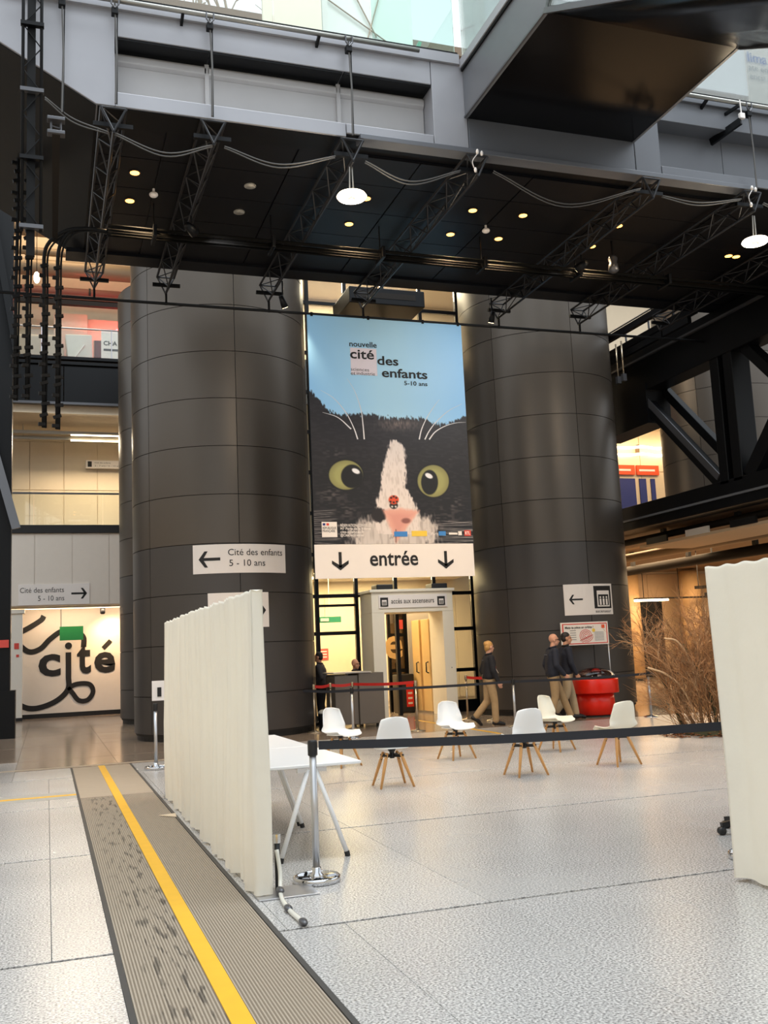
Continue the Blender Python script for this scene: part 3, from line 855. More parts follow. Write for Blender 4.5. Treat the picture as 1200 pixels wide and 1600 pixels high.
# swags of cable between the trusses
swag = [((-0.05, 9.0), (0.3, 8.75), (0.75, 8.62)), ((0.83, 8.62), (1.5, 8.42), (2.14, 8.62)), ((2.3, 8.62), (3.06, 8.45), (3.9, 8.68)), ((4.35, 8.66), (5.03, 8.43), (5.85, 8.7)), ((6.4, 8.76), (7.58, 8.36), (9.0, 8.78)), ((9.4, 8.7), (10.1, 8.66), (10.95, 8.82)), ((11.4, 8.8), (12.2, 8.6), (13.2, 8.85))]
sl_lab = ['between the left mast and the first truss', 'between the first and second truss', 'between the second and third truss', 'right of the left ring lamp', 'in the wide gap above the right column', 'left of the right ring lamp', 'right of the right ring lamp']
for s, lab in zip(swag, sl_lab):
    t = thing('cable_swag', 'drooping grey cable '+lab, 'cable', (s[1][0], 12.72, s[1][1]), 'cables drooping between trusses')
    for k in range(2):
        MB().tube(spline([(a, 12.72+0.03*k, z-0.035*k*(1 if i == 1 else 0.3)) for i, (a, z) in enumerate(s)], 9), 0.009, 6).build('cable', 'cable_grey', t, smooth=True)

# ================================================================== black walkway and escalator above right
wk = thing('overhead_walkway', 'glossy black underside of a walkway joining the bridge from the upper right', 'walkway', (7.5, 11.5, 9.6))
WX0, WX1, WY, WZ = 6.01, 9.0, 10.2, 9.61
B(WX0+0.04, WX1-0.04, WY, BY0, WZ, WZ+0.1).build('underside', 'black_gloss', wk)
MB().prism([(BY0-0.01, WZ-0.01), (BY0-0.01, 10.36), (WY-0.42, 10.36), (WY-0.42, 10.02), (WY-0.02, WZ-0.01)], WX0, WX0+0.04, 'x').build('side_panel', 'fascia_dark', wk)
MB().prism([(BY0-0.01, WZ-0.01), (BY0-0.01, 10.36), (WY-0.42, 10.36), (WY-0.42, 10.02), (WY-0.02, WZ-0.01)], WX1-0.04, WX1, 'x').build('side_panel', 'fascia_dark', wk)
B(WX0-0.03, WX0+0.03, WY-0.4, BY0-0.02, 10.36, 10.40).build('shadow_gap', 'black_steel', wk)
B(WX0-0.05, WX0+0.05, WY-0.4, BY0-0.02, 10.40, 10.54).build('edge_rail', 'fascia_grey', wk)
B(WX0-0.004, WX0+0.012, WY-0.4, BY0-0.02, 10.54, 11.6).build('glass_pane', 'clear_glass', wk)
B(WX1-0.012, WX1+0.004, WY-0.4, BY0-0.02, 10.36, 11.6).build('glass_pane', 'clear_glass', wk)
MB().bar((WX0-0.01, BY0-0.02, WZ+0.0), (WX0-0.01, WY, WZ+0.0), 0.025, 0.03).build('edge_trim', 'clamp_metal', wk)
es = thing('escalator', 'black glossy escalator underside sloping down at the top right corner', 'escalator', (7.5, 3, 5.0))
sl2 = math.tan(R(30.3)); YE = -6.0
def esc(y): return WZ-(WY-y)*sl2
mb = MB(); N = 64
for i in range(N+1):        # thin polished sheets with slight waves
    y = YE+(WY-YE)*i/N
    for x in (WX0+0.04, (WX0*2+WX1)/3, (WX0+2*WX1)/3, WX1-0.04):
        w_ = 0.012*math.sin(i*1.9+x*1.7)+0.008*math.sin(i*4.3-x)
        mb.v.append((x, y, esc(y)+(w_ if 0 < i < N else 0)))
for i in range(N):
    for k in range(3): a = i*4+k; mb.f.append((a, a+4, a+5, a+1))
n0 = len(mb.v)
o = mb.build('underside', 'black_gloss', es, smooth=True)
md = o.modifiers.new('thick', 'SOLIDIFY'); md.thickness = -0.08
for x in (WX0, WX1):
    MB().bar((x, WY, WZ+0.02), (x, YE, esc(YE)+0.02), 0.05, 0.07).build('edge_trim', 'clamp_metal', es)
    MB().prism([(WY-0.02, WZ+0.06), (WY-0.4, 10.5), (YE, esc(YE)+1.1), (YE, esc(YE)+0.06)], x-0.008, x+0.008, 'x').build('glass_balustrade', 'clear_glass', es)
# ================================================================== far ceiling and shell
for nm, a in (('wall_west', (-16.3, -16, -30, 48, 0, 10)), ('wall_east', (45, 45.3, -30, 48, 0, 10)), ('wall_south', (-16, 45, -30.3, -30, 0, 10)), ('wall_north', (-16, 45, 48, 48.3, 0, 20.3))):
    tag(B(*a).build(nm, 'hall_wall'), kind='structure')
tag(B(-15, 45, 26.5, 48, 20.3, 20.6).build('ceiling', 'wall_dim'), kind='structure')
# ---------------------------------------------------------------- left gallery (behind the shadowed column)
LY = 33.8
wl = B(-9, 5.6, LY+0.05, LY+0.3, 0.0, 3.5).build('wall_left', 'wall_white'); tag(wl, kind='structure')
B(-9, 5.6, LY+0.02, LY+0.05, 0.0, 0.14).build('baseboard', 'kick_black', wl)
# mural lettering on the wall: flat print
mu = thing('wall_graphic', 'big black wall lettering with looping line beside the green panel', 'lettering', (0.7, LY+0.04, 1.4))
yy = LY+0.035
def letter_fit(s, m, parent, x0, x1, z0, z1, y, weight=0.03):
    v, f = text_mesh(s, weight); v = v.copy()
    a, b2 = v[:, 0].min(), v[:, 0].max(); c2, d2 = v[:, 1].min(), v[:, 1].max()
    return MB().add([(x0+(p[0]-a)/(b2-a)*(x1-x0), y, z0+(p[1]-c2)/(d2-c2)*(z1-z0)) for p in v], f).build('letter', m, parent)
letter_fit('c', 'ink', mu, -0.26, 0.42, 1.30, 2.02, yy)
letter_fit('t', 'ink', mu, 0.92, 1.36, 1.34, 2.30, yy)
letter_fit('e', 'ink', mu, 1.46, 2.12, 1.34, 2.02, yy)
mb = MB(); strokes(mb, [(1.74, 2.13), (1.98, 2.38)], 0.14, yy); mb.build('accent', 'ink', mu)
mb = MB(); strokes(mb, spline([(0.66, 2.05), (0.66, 1.3), (0.64, 0.86), (0.25, 0.5), (-0.35, 0.32), (-0.8, 0.45), (-1.2, 0.9)], 10), 0.17, yy); mb.build('loop_line', 'ink', mu)
mb = MB(); strokes(mb, spline([(0.62, 0.88), (0.9, 1.02), (1.3, 1.0), (1.42, 0.75), (1.25, 0.5), (0.98, 0.5), (0.78, 0.75), (0.64, 0.92)], 10), 0.15, yy-0.004); mb.build('loop_line', 'ink', mu)
mb = MB(); strokes(mb, spline([(1.13, 2.2), (1.13, 2.5), (0.95, 2.66), (0.5, 2.75), (0.1, 2.5), (-0.2, 2.2), (-0.55, 2.12), (-0.9, 2.4)], 10), 0.17, yy); mb.build('loop_line', 'ink', mu)
mb = MB(); strokes(mb, spline([(-0.1, 3.25), (-0.2, 3.1), (-0.7, 2.8), (-1.2, 2.6)], 10), 0.17, yy); mb.build('loop_line', 'ink', mu)
MB().lathe([(0.0, 0.0), (0.11, 0.0), (0.11, 0.005), (0, 0.005)], (0.66, yy, 2.26), 24, 'y').build('dot', 'ink', mu)
gp = thing('hanging_panel', 'green rectangular panel hanging on a thin cord before the wall lettering', 'panel', (0.75, LY-0.6, 2.4))
B(0.38, 1.1, LY-0.62, LY-0.58, 2.42, 2.86).build('board', 'green_panel', gp)
MB().tube([(0.42, LY-0.6, 2.86), (0.42, LY-0.6, 3.5)], 0.012, 6).build('cord', 'ink', gp)
sp = thing('spotlight', 'small black spotlight above the wall lettering', 'lamp', (1.7, LY-0.6, 3.3))
MB().tube([(1.7, LY-0.6, 3.5), (1.7, LY-0.6, 3.4)], 0.02, 8).build('stem', 'black_plastic', sp)
MB().lathe([(0.05, 3.22), (0.08, 3.25), (0.08, 3.4), (0.04, 3.43)], (1.7, LY-0.6, 0), 14).build('head', 'black_plastic', sp, smooth=True)
l = bpy.data.lights.new('spot_glow', 'SPOT'); l.energy = 190; l.color = (1, 0.6, 0.28); l.spot_size = R(110); l.spot_blend = 0.8; l.shadow_soft_size = 0.08
o = bpy.data.objects.new('spot_glow', l); COL.objects.link(o); o.location = (1.95, LY-0.75, 3.2); o.rotation_euler = (R(38), 0, R(-8))
t = thing('strip_light', 'added slim strip light under the soffit above the big wall lettering', 'lamp', (0.5, LY-0.75, 3.45))  # lamp added to brighten the lettered wall
B(-1.5, 3.5, LY-0.8, LY-0.7, 3.44, 3.5).build('housing', 'white_paint', t); B(-1.4, 3.4, LY-0.78, LY-0.72, 3.42, 3.44).build('tube', 'added_tube_soft', t)
area_light('added_soffit_glow', (1.0, LY-0.75, 3.4), 4.5, 48, (1, 0.74, 0.5), (R(25), 0, 0), 0.12)
# white pillar and dark door frame at the left edge
pl = thing('wall_pillar', 'white square pillar at the left edge of the lettered wall', 'pillar', (-0.88, LY-0.9, 0))
B(-1.05, -0.72, LY-1.0, LY-0.6, 0.1, 3.3).build('shaft', 'white_paint', pl)
B(-1.1, -0.66, LY-1.05, LY-0.55, 3.3, 3.42).build('cap', 'white_paint', pl)
B(-1.06, -0.71, LY-1.01, LY-0.59, 0.0, 0.1).build('base', 'kick_black', pl)
B(-0.96, -0.82, LY-1.012, LY-1.0, 2.2, 2.38).build('red_notice', 'poster_red', pl)
B(-0.9, -0.82, LY-1.012, LY-1.0, 1.95, 2.03).build('red_notice', 'poster_red', pl)
# white fascia band with panels and hanging direction sign
fb = B(-9, 5.6, LY-1.1, LY+0.3, 3.5, 5.8).build('wall_far', 'wall_white'); tag(fb, kind='structure')
for k in range(8):
    x0 = -4.9+1.13*k
    B(x0+0.01, x0+1.12, LY-1.13, LY-1.1, 3.52, 5.78).build('panel', 'wall_white', fb)
sg = thing('direction_sign', 'white sign reading Cité des enfants with an arrow pointing right, above the lettered wall', 'sign', (0.2, LY-1.15, 3.6))
B(-0.85, 1.27, LY-1.17, LY-1.13, 3.53, 4.18).build('board', 'sign_white', sg)
yy = LY-1.175
lettering('Cité des enfants', 'ink_soft', sg, -0.8, yy, 3.92, w=1.3, h=0.17, weight=0.0)
lettering('5 - 10 ans', 'ink_soft', sg, -0.27, yy, 3.66, w=0.78, h=0.17, weight=0.0)
def arrow(parent, x0, x1, z, y, hw, lw, m='ink', bend=None, vertical=False):
    """x0 tail, x1 tip; vertical: x is the centre, x0/x1 heights"""
    mb = MB(); s = 1 if x1 > x0 else -1
    L = abs(x1-x0)
    pts = [[(x0, z-lw/2), (x1-s*lw*0.9, z-lw/2), (x1-s*lw*0.9, z+lw/2), (x0, z+lw/2)]]
    for t in (1, -1):
        pts.append([(x1, z), (x1-s*hw*0.75, z+t*hw), (x1-s*hw*0.75-s*lw*1.1, z+t*hw), (x1-s*lw*1.5, z)])
    if bend:
        q = pts.pop(0); n = 8
        for k in range(n):
            xa, xb = q[0][0]+(q[1][0]-q[0][0])*k/n, q[0][0]+(q[1][0]-q[0][0])*(k+1)/n
            pts.append([(xa, q[0][1]), (xb, q[0][1]), (xb, q[2][1]), (xa, q[2][1])])
    for p in pts:
        P = []
        for a, c_ in p:
            if vertical: a, c_ = c_, a
            if bend:
                t = (a-bend[0])/bend[2]
                P.append((bend[0]+bend[2]*math.sin(t), bend[1]-bend[2]*math.cos(t), c_))
            else: P.append((a, y, c_))
        mb.add(P, [(0, 1, 2, 3)])
    return mb.build('arrow', m, parent)
arrow(sg, 0.72, 1.2, 3.87, yy, 0.17, 0.06)
# floor edge, balustrade and wall of the level above
tag(B(-9, 5.6, LY-1.2, 45, 5.8, 6.05).build('trim_1', 'kick_black'), kind='structure')
gb = thing('glass_balustrade', 'frameless glass balustrade on the beige level at left', 'balustrade', (0.7, LY-1.1, 6.05))
for k in range(4): B(-4.6+2.1*k, -2.52+2.1*k, LY-1.12, LY-1.1, 6.06, 7.05).build('glass_pane', 'clear_glass', gb)
B(-4.7, 3.9, LY-1.15, LY-1.07, 7.05, 7.1).build('top_rail', 'clamp_metal', gb)
w2 = B(-9, 5.6, 36.5, 36.8, 6.05, 11.5).build('wall_upper', 'wall_cream'); tag(w2, kind='structure')
for i in range(7):
    for j in range(3):
        x0 = -4.05+1.15*i; z0 = 6.07+1.75*j
        bevel(B(x0+0.012, x0+1.138, 36.46, 36.5, z0+0.012, z0+1.738).build('panel', 'wall_cream', w2), 0.004)
lb = thing('strip_light', 'long twin strip light under the dark parapet at left', 'lamp', (0.7, 34.6, 9.3))
for y, z in ((34.5, 9.42), (34.9, 9.32)):
    B(-1.2, 3.4, y-0.06, y+0.06, z, z+0.1).build('housing', 'reflector', lb)
    for x in (-0.8, 3.0): B(x, x+0.02, y-0.01, y+0.01, z+0.1, 9.75).build('hanger', 'reflector', lb)
    B(0.75, 3.3, y-0.05, y+0.05, z-0.03, z).build('tube', 'tube_lamp', lb)
area_light('strip_glow', (1.6, 34.7, 9.2), 3.5, 320, (1, 0.8, 0.55), (R(-20), 0, 0), 0.6)
si = thing('direction_sign', 'small white wall sign beneath the strip light at left', 'sign', (1.85, 36.35, 8.7))
B(1.3, 2.6, 36.2, 36.455, 8.6, 8.88).build('board', 'sign_white', si)
B(1.36, 1.5, 36.19, 36.2, 8.64, 8.84).build('pictogram', 'ink', si)
lettering('Cité des enfants', 'ink_soft', si, 1.6, 36.19, 8.77, w=0.55, h=0.05, weight=0)
lettering('2 - 7 ans / 5 - 12 ans', 'ink_soft', si, 1.6, 36.19, 8.66, w=0.9, h=0.05, weight=0)
# ceiling of that level, dark parapet of the next one
tag(B(-9, 5.6, LY-0.9, 45, 9.75, 10.05).build('ceiling_left', 'wall_beige'), kind='structure')
pa = thing('parapet', 'dark glossy parapet below the red-lit gallery at left', 'parapet', (0.7, LY-1.0, 10.0))
for k in range(4):
    bevel(B(-4.2+2.35*k, -1.87+2.35*k, LY-1.1, LY-1.0, 10.08, 11.3).build('panel', 'black_steel', pa), 0.01)
B(-5, 5.4, LY-1.15, LY-0.95, 10.0, 10.08).build('bottom_rail', 'clamp_metal', pa)
for z in (11.33, 11.5): B(-5, 5.4, LY-1.18, LY-0.98, z, z+0.1).build('rail', 'black_steel', pa)
tag(B(-9, 5.6, LY-0.95, 45, 11.3, 11.6).build('floor_upper', 'wall_dim'), kind='structure')
hr = thing('handrail', 'thin metal handrail with glass above the dark parapet', 'handrail', (0.7, LY-1.05, 11.6))
MB().tube([(-5, LY-1.05, 12.6), (5.4, LY-1.05, 12.6)], 0.03, 8).build('rail', 'alu', hr, smooth=True)
for k in range(5): MB().tube([(-4.6+2.2*k, LY-1.05, 11.6), (-4.6+2.2*k, LY-1.05, 12.6)], 0.02, 8).build('post', 'alu', hr)
for k in range(4): B(-4.56+2.2*k, -2.44+2.2*k, LY-1.06, LY-1.05, 11.65, 12.5).build('glass_pane', 'clear_glass', hr)
w3 = B(-9, 5.6, 37.5, 37.8, 11.6, 20.3).build('wall_back', 'wall_beige'); tag(w3, kind='structure')
# red-lit exhibition corner
ex = thing('partition_wall', 'grey-pink partition with red glow behind the handrail', 'partition', (1.5, 36, 11.6))
B(0.2, 1.35, 35.9, 36.0, 11.6, 14.2).build('panel', 'canvas', ex)
B(1.36, 2.9, 36.1, 36.2, 11.6, 14.1).build('panel', 'canvas', ex)
B(1.6, 2.15, 36.05, 36.1, 11.6, 13.3).build('dark_doorway', 'kick_black', ex)
l = bpy.data.lights.new('red_spot', 'POINT'); l.energy = 160; l.color = (1, 0.12, 0.12); l.shadow_soft_size = 0.15
o = bpy.data.objects.new('red_spot', l); COL.objects.link(o); o.location = (2.35, 35.2, 13.45)
t = thing('red_lamp', 'small glowing red lamp beside the poster on the upper gallery', 'lamp', (2.35, 35.3, 13.35))
MB().ell((2.35, 35.3, 13.45), (0.08, 0.08, 0.1)).build('bulb', 'red_glow', t, smooth=True)
MB().tube([(2.35, 35.36, 13.45), (2.35, 36.1, 13.45)], 0.02, 6).build('arm', 'black_plastic', t)
po = thing('poster', 'pale poster with dark heading behind the upper handrail', 'poster', (2.15, 34.2, 11.6))
B(1.74, 2.6, 34.2, 34.24, 11.62, 13.1).build('board', 'poster_white', po)
lettering('CHA', 'ink', po, 1.82, 34.19, 12.55, h=0.16, weight=0.02)
B(1.82, 2.4, 34.185, 34.2, 12.35, 12.42).build('text_line', 'ink_soft', po)
wp = thing('wrapped_exhibit', 'exhibit wrapped in pale plastic sheet behind the upper handrail', 'exhibit', (1.0, 34.8, 11.6))
mb = MB(); mb.prism([(0.55, 12.98), (0.7, 11.62), (1.5, 11.62), (1.46, 13.0)], 34.5, 35.2, 'y'); bevel(mb.build('sheet', 'plastic_wrap', wp), 0.05, 3)
MB().bar((0.85, 34.49, 12.1), (1.2, 34.47, 12.6), 0.03, 0.1, up=(0, 1, 0)).build('fold', 'sign_white', wp)
cv = thing('covered_exhibit', 'rounded canvas-coloured exhibit beside the plastic-wrapped one', 'exhibit', (-0.2, 34.8, 11.6))
bevel(MB().prism([(-1.0, 11.62), (-1.0, 12.9), (0.3, 12.95), (0.5, 12.5), (0.6, 11.62)], 34.5, 35.3, 'y').build('cover', 'canvas', cv), 0.12, 4)
# ducts and pipes high on the left
for i, (z, r_, m, lab) in enumerate(((17.4, 0.32, 'duct', 'fat pale duct high on the left, topmost'), (16.5, 0.14, 'duct', 'thin pale pipe high on the left, second from top'), (15.9, 0.3, 'duct', 'fat pale duct high on the left, third from top'), (15.0, 0.2, 'rust', 'rust-brown pipe high on the left above the red gallery'))):
    d = thing('ceiling_duct', lab, 'duct', (0.5, 36, z), 'ducts high on the left')
    MB().tube([(-6, 36, z), (5.4, 36, z)], r_, 16).build('duct', m, d, smooth=True)
    for k in range(4): MB().tube([(-3+2.2*k, 36, z), (-2.93+2.2*k, 36, z)], r_+0.03, 16).build('collar', 'duct_dark' if i == 3 else 'duct', d)
for z, m in ((14.5, 'rust'), (13.95+0.35, 'duct_dark')):
    tag(B(-6, 5.4, 35.2, 35.4, z, z+0.16).build('gallery_beam', m, loc=(0, 35.3, z)), 'brown horizontal beam above the red-lit gallery' if m == 'rust' else 'dark horizontal beam above the red-lit gallery', 'beam')
wb = thing('pendant_bulb', 'small glowing bulb hanging high at far left', 'lamp', (-0.4, 33, 14.2))
MB().ell((-0.36, 33, 14.35), (0.1, 0.1, 0.2)).build('bulb', 'lamp_white', wb, smooth=True)
MB().tube([(-0.36, 33, 14.5), (-0.36, 33, 20.3)], 0.012, 6).build('cord', 'cable_black', wb)
area_light('gallery_glow', (0.5, 34.5, 19.8), 6, 500, (1, 0.75, 0.48), (0, 0, 0), 3)
# black steel post at far left
bp = thing('steel_post', 'black steel post with slanting brace at the left edge', 'post', (-1.4, 25, 0))
B(-2.3, -0.82, 25, 25.5, 0.0, 20).build('post', 'black_steel', bp)
B(-2.4, -0.70, 24.9, 25.6, 0.0, 1.1).build('foot', 'black_steel', bp)
MB().bar((-1.6, 24.8, 14.5), (-0.72, 24.8, 9.2), 0.16, 0.3).build('brace', 'black_steel', bp)
MB().bar((-1.6, 24.8, 8.2), (-0.70, 24.8, 4.9), 0.12, 0.2).build('brace', 'fascia_dark', bp)
B(-1.2, -0.85, 24.95, 25.0, 2.1, 2.28).build('red_notice', 'poster_red', bp)

# ---------------------------------------------------------------- glazed lift lobby between the columns
FY = 23.9
fx = [5.3, 6.37, 7.40, 8.46, 9.52, 10.60, 11.2]
fz = [0.05, 1.06, 2.12, 3.05, 4.1, 5.15, 6.2, 7.25, 8.3, 9.35, 10.7, 11.9]
fa = thing('glazed_screen', 'black-framed glazed screen filling the gap between the two columns', 'glazing', (8.0, FY, 0), kind='structure')
for x in fx: B(x-0.045, x+0.045, FY-0.06, FY+0.06, 0, 12.0).build('mullion', 'black_steel', fa)
for z in fz:
    for i in range(len(fx)-1):
        if 7.4 <= fx[i] < 9.5 and z < 2.5: continue
        B(fx[i]+0.046, fx[i+1]-0.046, FY-0.05, FY+0.05, z-0.045, z+0.045).build('transom', 'black_steel', fa)
for i in range(len(fx)-1):
    for j in range(len(fz)-1):
        if 7.4 <= fx[i] < 9.5 and fz[j] < 2.5: continue
        B(fx[i]+0.046, fx[i+1]-0.046, FY-0.012, FY+0.012, fz[j]+0.046, fz[j+1]-0.046).build('glass_pane', 'clear_glass', fa)
B(5.35, 7.35, FY-0.07, FY+0.07, 0, 0.12).build('plinth', 'black_steel', fa)
B(9.7, 11.1, FY-0.07, FY+0.07, 0, 0.30).build('plinth', 'black_steel', fa)
B(6.42, 7.36, FY-0.055, FY+0.055, 2.78, 2.84).build('transom', 'black_steel', fa)
# rooms behind the glass
wb_ = B(4.5, 13.5, 28.4, 28.7, 0, 4.0).build('wall_lobby', 'wall_cream'); tag(wb_, kind='structure')
for k in range(6): B(5.0+1.4*k, 6.39+1.4*k, 28.36, 28.4, 0.15, 3.4).build('panel', 'wall_cream', wb_)
tag(B(5.0, 12.0, FY+0.1, 28.7, 3.75, 3.95).build('ceiling_lobby', 'wall_white'), kind='structure')
area_light('lobby_glow', (8.3, 26.2, 3.7), 4.5, 520, (1, 0.76, 0.42), (0, 0, 0), 3)
for x, lab in ((6.6, 'left'), (9.9, 'right')):
    c = thing('ceiling_lamp', 'warm ceiling panel lamp in the glazed lobby, '+lab+' one', 'lamp', (x, 26, 3.7), 'lobby ceiling lamps')
    B(x-0.6, x+0.6, 25.7, 26.3, 3.69, 3.74).build('frame', 'white_paint', c)
    B(x-0.55, x+0.55, 25.75, 26.25, 3.67, 3.69).build('diffuser', 'lamp_white', c)
t = thing('exit_sign', 'small green exit sign hanging inside the left lobby window', 'sign', (7.0, 26.0, 2.5))
MB().tube([(7.28, 26.02, 2.62), (7.28, 26.02, 3.75)], 0.01, 6).build('rod', 'white_paint', t); B(6.95, 7.6, 26.0, 26.04, 2.46, 2.62).build('board', 'green_sign', t); B(7.02, 7.25, 25.99, 26.0, 2.5, 2.58).build('pictogram', 'sign_white', t)
t = thing('red_notice', 'square red notice on the lobby wall behind the left window', 'notice', (7.3, 28.3, 1.3))
B(7.55, 7.85, 28.32, 28.35, 1.45, 1.78).build('board', 'poster_red', t)
for k in range(3): B(7.59, 7.8, 28.31, 28.32, 1.52+0.08*k, 1.55+0.08*k).build('text_line', 'sign_white', t)
t = thing('lobby_door', 'pale yellow lobby door with frame behind the left window', 'door', (7.2, 28.3, 0))
B(7.05, 7.1, 28.3, 28.36, 0.1, 2.5).build('frame', 'wall_dim', t); B(7.1, 8.0, 28.34, 28.36, 0.1, 2.5).build('leaf', 'wall_cream', t)
B(9.95, 11.3, 27.0, 27.2, 0, 1.9) .build('counter', 'desk_grey', thing('lobby_counter', 'grey counter behind the right lobby window', 'counter', (10.6, 27.1, 0)))
# upper landing behind the top windows
wu = B(4.5, 13.5, 27.5, 27.8, 9.2, 12.2).build('wall_landing', 'wall_cream'); tag(wu, kind='structure')
tag(B(4.5, 13.5, FY+0.1, 27.8, 9.0, 9.2).build('floor_landing', 'wall_dim'), kind='structure')
tag(B(4.5, 13.5, FY+0.1, 27.8, 12.2, 12.4).build('ceiling_landing', 'wall_white'), kind='structure')
area_light('landing_glow', (8.5, 25.8, 12.1), 4, 420, (1, 0.84, 0.6), (0, 0, 0), 1.5)
t = thing('black_canopy', 'flat black canopy box in front of the windows above the poster', 'canopy', (8.0, 22.6, 10.3))
bevel(B(7.05, 9.05, 22.3, 23.8, 10.2, 10.62).build('body', 'black_steel', t), 0.02)
B(7.3, 8.8, 22.29, 22.3, 10.35, 10.5).build('front_panel', 'duct_dark', t)
# portal
PY = 22.9
po = thing('lift_portal', 'cream doorway box with lift access lettering between the columns', 'doorway', (8.55, PY, 0))
B(7.48, 7.80, PY, FY-0.07, 0, 2.55).build('jamb', 'portal_cream', po)
B(9.33, 9.62, PY, FY-0.07, 0, 2.55).build('jamb', 'portal_cream', po)
bevel(B(7.48, 9.62, PY, FY-0.07, 2.55, 3.05).build('header', 'portal_cream', po), 0.01)
bevel(B(7.43, 9.67, PY-0.04, FY-0.07, 3.05, 3.12).build('cornice', 'portal_cream', po), 0.01)
B(7.66, 9.46, PY-0.02, PY, 2.66, 2.98).build('sign_band', 'sign_white', po)
lettering('accès aux ascenseurs', 'ink', po, 7.98, PY-0.025, 2.77, w=1.13, h=0.13, weight=0.004)
for x in (7.70, 9.20):
    B(x, x+0.2, PY-0.03, PY-0.02, 2.70, 2.92).build('lift_pictogram', 'ink', po)
    B(x+0.04, x+0.16, PY-0.035, PY-0.03, 2.73, 2.86).build('pictogram_cabin', 'sign_white', po)
    for k in range(3): B(x+0.055+0.035*k, x+0.075+0.035*k, PY-0.04, PY-0.035, 2.74, 2.82).build('pictogram_figure', 'ink', po)
MB().lathe([(0.012, -0.01), (0.012, 0.0)], (9.5, PY, 1.15), 10, 'y').build('key_switch', 'chrome', po)
for x, lab in ((7.85, 'left'), (9.3, 'right')):
    bevel(tag(B(x-0.2, x+0.22, PY+0.05, PY+0.5, 3.125, 3.25).build('projector_box', 'black_plastic', loc=(x, PY+0.25, 3.12)), 'flat black box on top of the cream doorway, '+lab+' one', 'box', 'boxes on the doorway'), 0.02)
# passage behind: folded yellow doors, dark glazed door with orange letter
t = thing('door_leaf', 'open yellow double door with black pull handles inside the cream doorway', 'door', (9.2, 23.5, 0))
for x, y in ((9.28, 24.5), (9.31, 23.88)):
    d = bevel(B(x, x+0.07, y, y+0.55, 0.05, 2.4).build('leaf', 'door_yellow', t), 0.006)
    MB().tube([(x-0.01, y+0.1, 1.02), (x-0.07, y+0.1, 1.05), (x-0.07, y+0.1, 1.28), (x-0.01, y+0.1, 1.3)], 0.018, 8).build('handle', 'black_plastic', d, smooth=True)
t = thing('glazed_door', 'dark glazed door with a big orange letter seen through the cream doorway', 'door', (8.9, 25.5, 0))
for x in (8.72, 9.2): B(x, x+0.08, 25.4, 25.5, 0.0, 2.8).build('stile', 'black_steel', t)
for z in (0.05, 1.05, 2.0, 2.75): B(8.8, 9.2, 25.4, 25.5, z, z+0.09).build('rail', 'black_steel', t)
for z0, z1 in ((0.14, 1.05), (1.14, 2.0), (2.09, 2.75)): B(8.8, 9.2, 25.44, 25.46, z0, z1).build('glass_pane', 'dark_glass', t)
letter_fit('e', 'door_yellow', t, 8.62, 9.12, 1.40, 2.02, 25.38, 0.02)
B(9.0, 9.16, 25.38, 25.4, 2.2, 2.45).build('red_notice', 'poster_red', t)
tag(B(9.29, 9.9, 25.35, 25.5, 0.0, 2.9).build('partition_wall', 'wall_white', loc=(9.6, 25.4, 0)), 'white wall panel inside the cream doorway', 'wall panel')
t = thing('waste_bin', 'black bin with red label inside the cream doorway', 'bin', (8.95, 25.0, 0))
bevel(B(8.72, 9.2, 24.8, 25.2, 0.0, 1.0).build('body', 'black_plastic', t), 0.03)
B(8.96, 9.16, 24.79, 24.8, 0.15, 0.75).build('label_panel', 'red_plastic', t)
for k in range(4): B(9.0, 9.12, 24.78, 24.79, 0.22+0.13*k, 0.27+0.13*k).build('print_mark', 'sign_white', t)
# reception desk
t = thing('reception_desk', 'grey reception desk with pale top beside the left column', 'desk', (6.45, 21.0, 0))
bevel(B(5.9, 6.42, 20.85, 21.6, 0.08, 1.13).build('body', 'desk_grey', t), 0.01)
bevel(B(6.43, 7.0, 20.8, 21.6, 0.08, 1.17).build('body', 'desk_grey', t), 0.01)
bevel(B(5.86, 6.72, 20.78, 21.7, 1.175, 1.205).build('top', 'desk_top', t), 0.005)
for x in (6.0, 6.85): B(x, x+0.05, 20.95, 21.0, 0, 0.08).build('foot', 'black_plastic', t)

# ---------------------------------------------------------------- right: steel truss, upper gallery and hall
SX = 14.7
st = thing('steel_truss', 'heavy black steel truss with crossing diagonals at the right', 'truss', (SX, 22, 4.4))
def flange(p, q, w, h, name):
    bevel(MB().bar(p, q, w, h).build(name, 'black_steel', st), 0.015)
flange((SX, 12.5, 4.78), (SX, 30, 4.78), 0.5, 0.62, 'bottom_chord')
MB().bar((SX-0.27, 12.5, 4.72), (SX-0.27, 30, 4.72), 0.06, 0.05).build('chord_fillet', 'fascia_dark', st)
flange((SX, 12.5, 8.46), (SX, 30, 8.46), 0.55, 1.08, 'top_chord')
MB().bar((SX-0.32, 12.5, 8.75), (SX-0.32, 30, 8.75), 0.08, 0.05).build('chord_fillet', 'clamp_metal', st)
for dy_ in (-0.27, 0.2): flange((SX, 18.05+dy_, 5.0), (SX, 18.05+dy_, 8.2), 0.5, 0.3, 'post')
B(SX-0.1, SX+0.1, 17.9, 18.15, 5.0, 8.2).build('post_web', 'black_steel', st)
flange((SX-0.12, 21.6, 8.1), (SX-0.12, 18.4, 5.0), 0.22, 0.3, 'diagonal')
flange((SX+0.3, 21.1, 8.1), (SX+0.3, 18.0, 5.05), 0.2, 0.22, 'diagonal')
MB().bar((SX-0.24, 21.45, 8.1), (SX-0.24, 18.45, 5.2), 0.03, 0.16).build('diagonal_plate', 'clamp_metal', st)
flange((SX, 17.5, 5.05), (SX, 14.6, 8.1), 0.45, 0.35, 'diagonal')
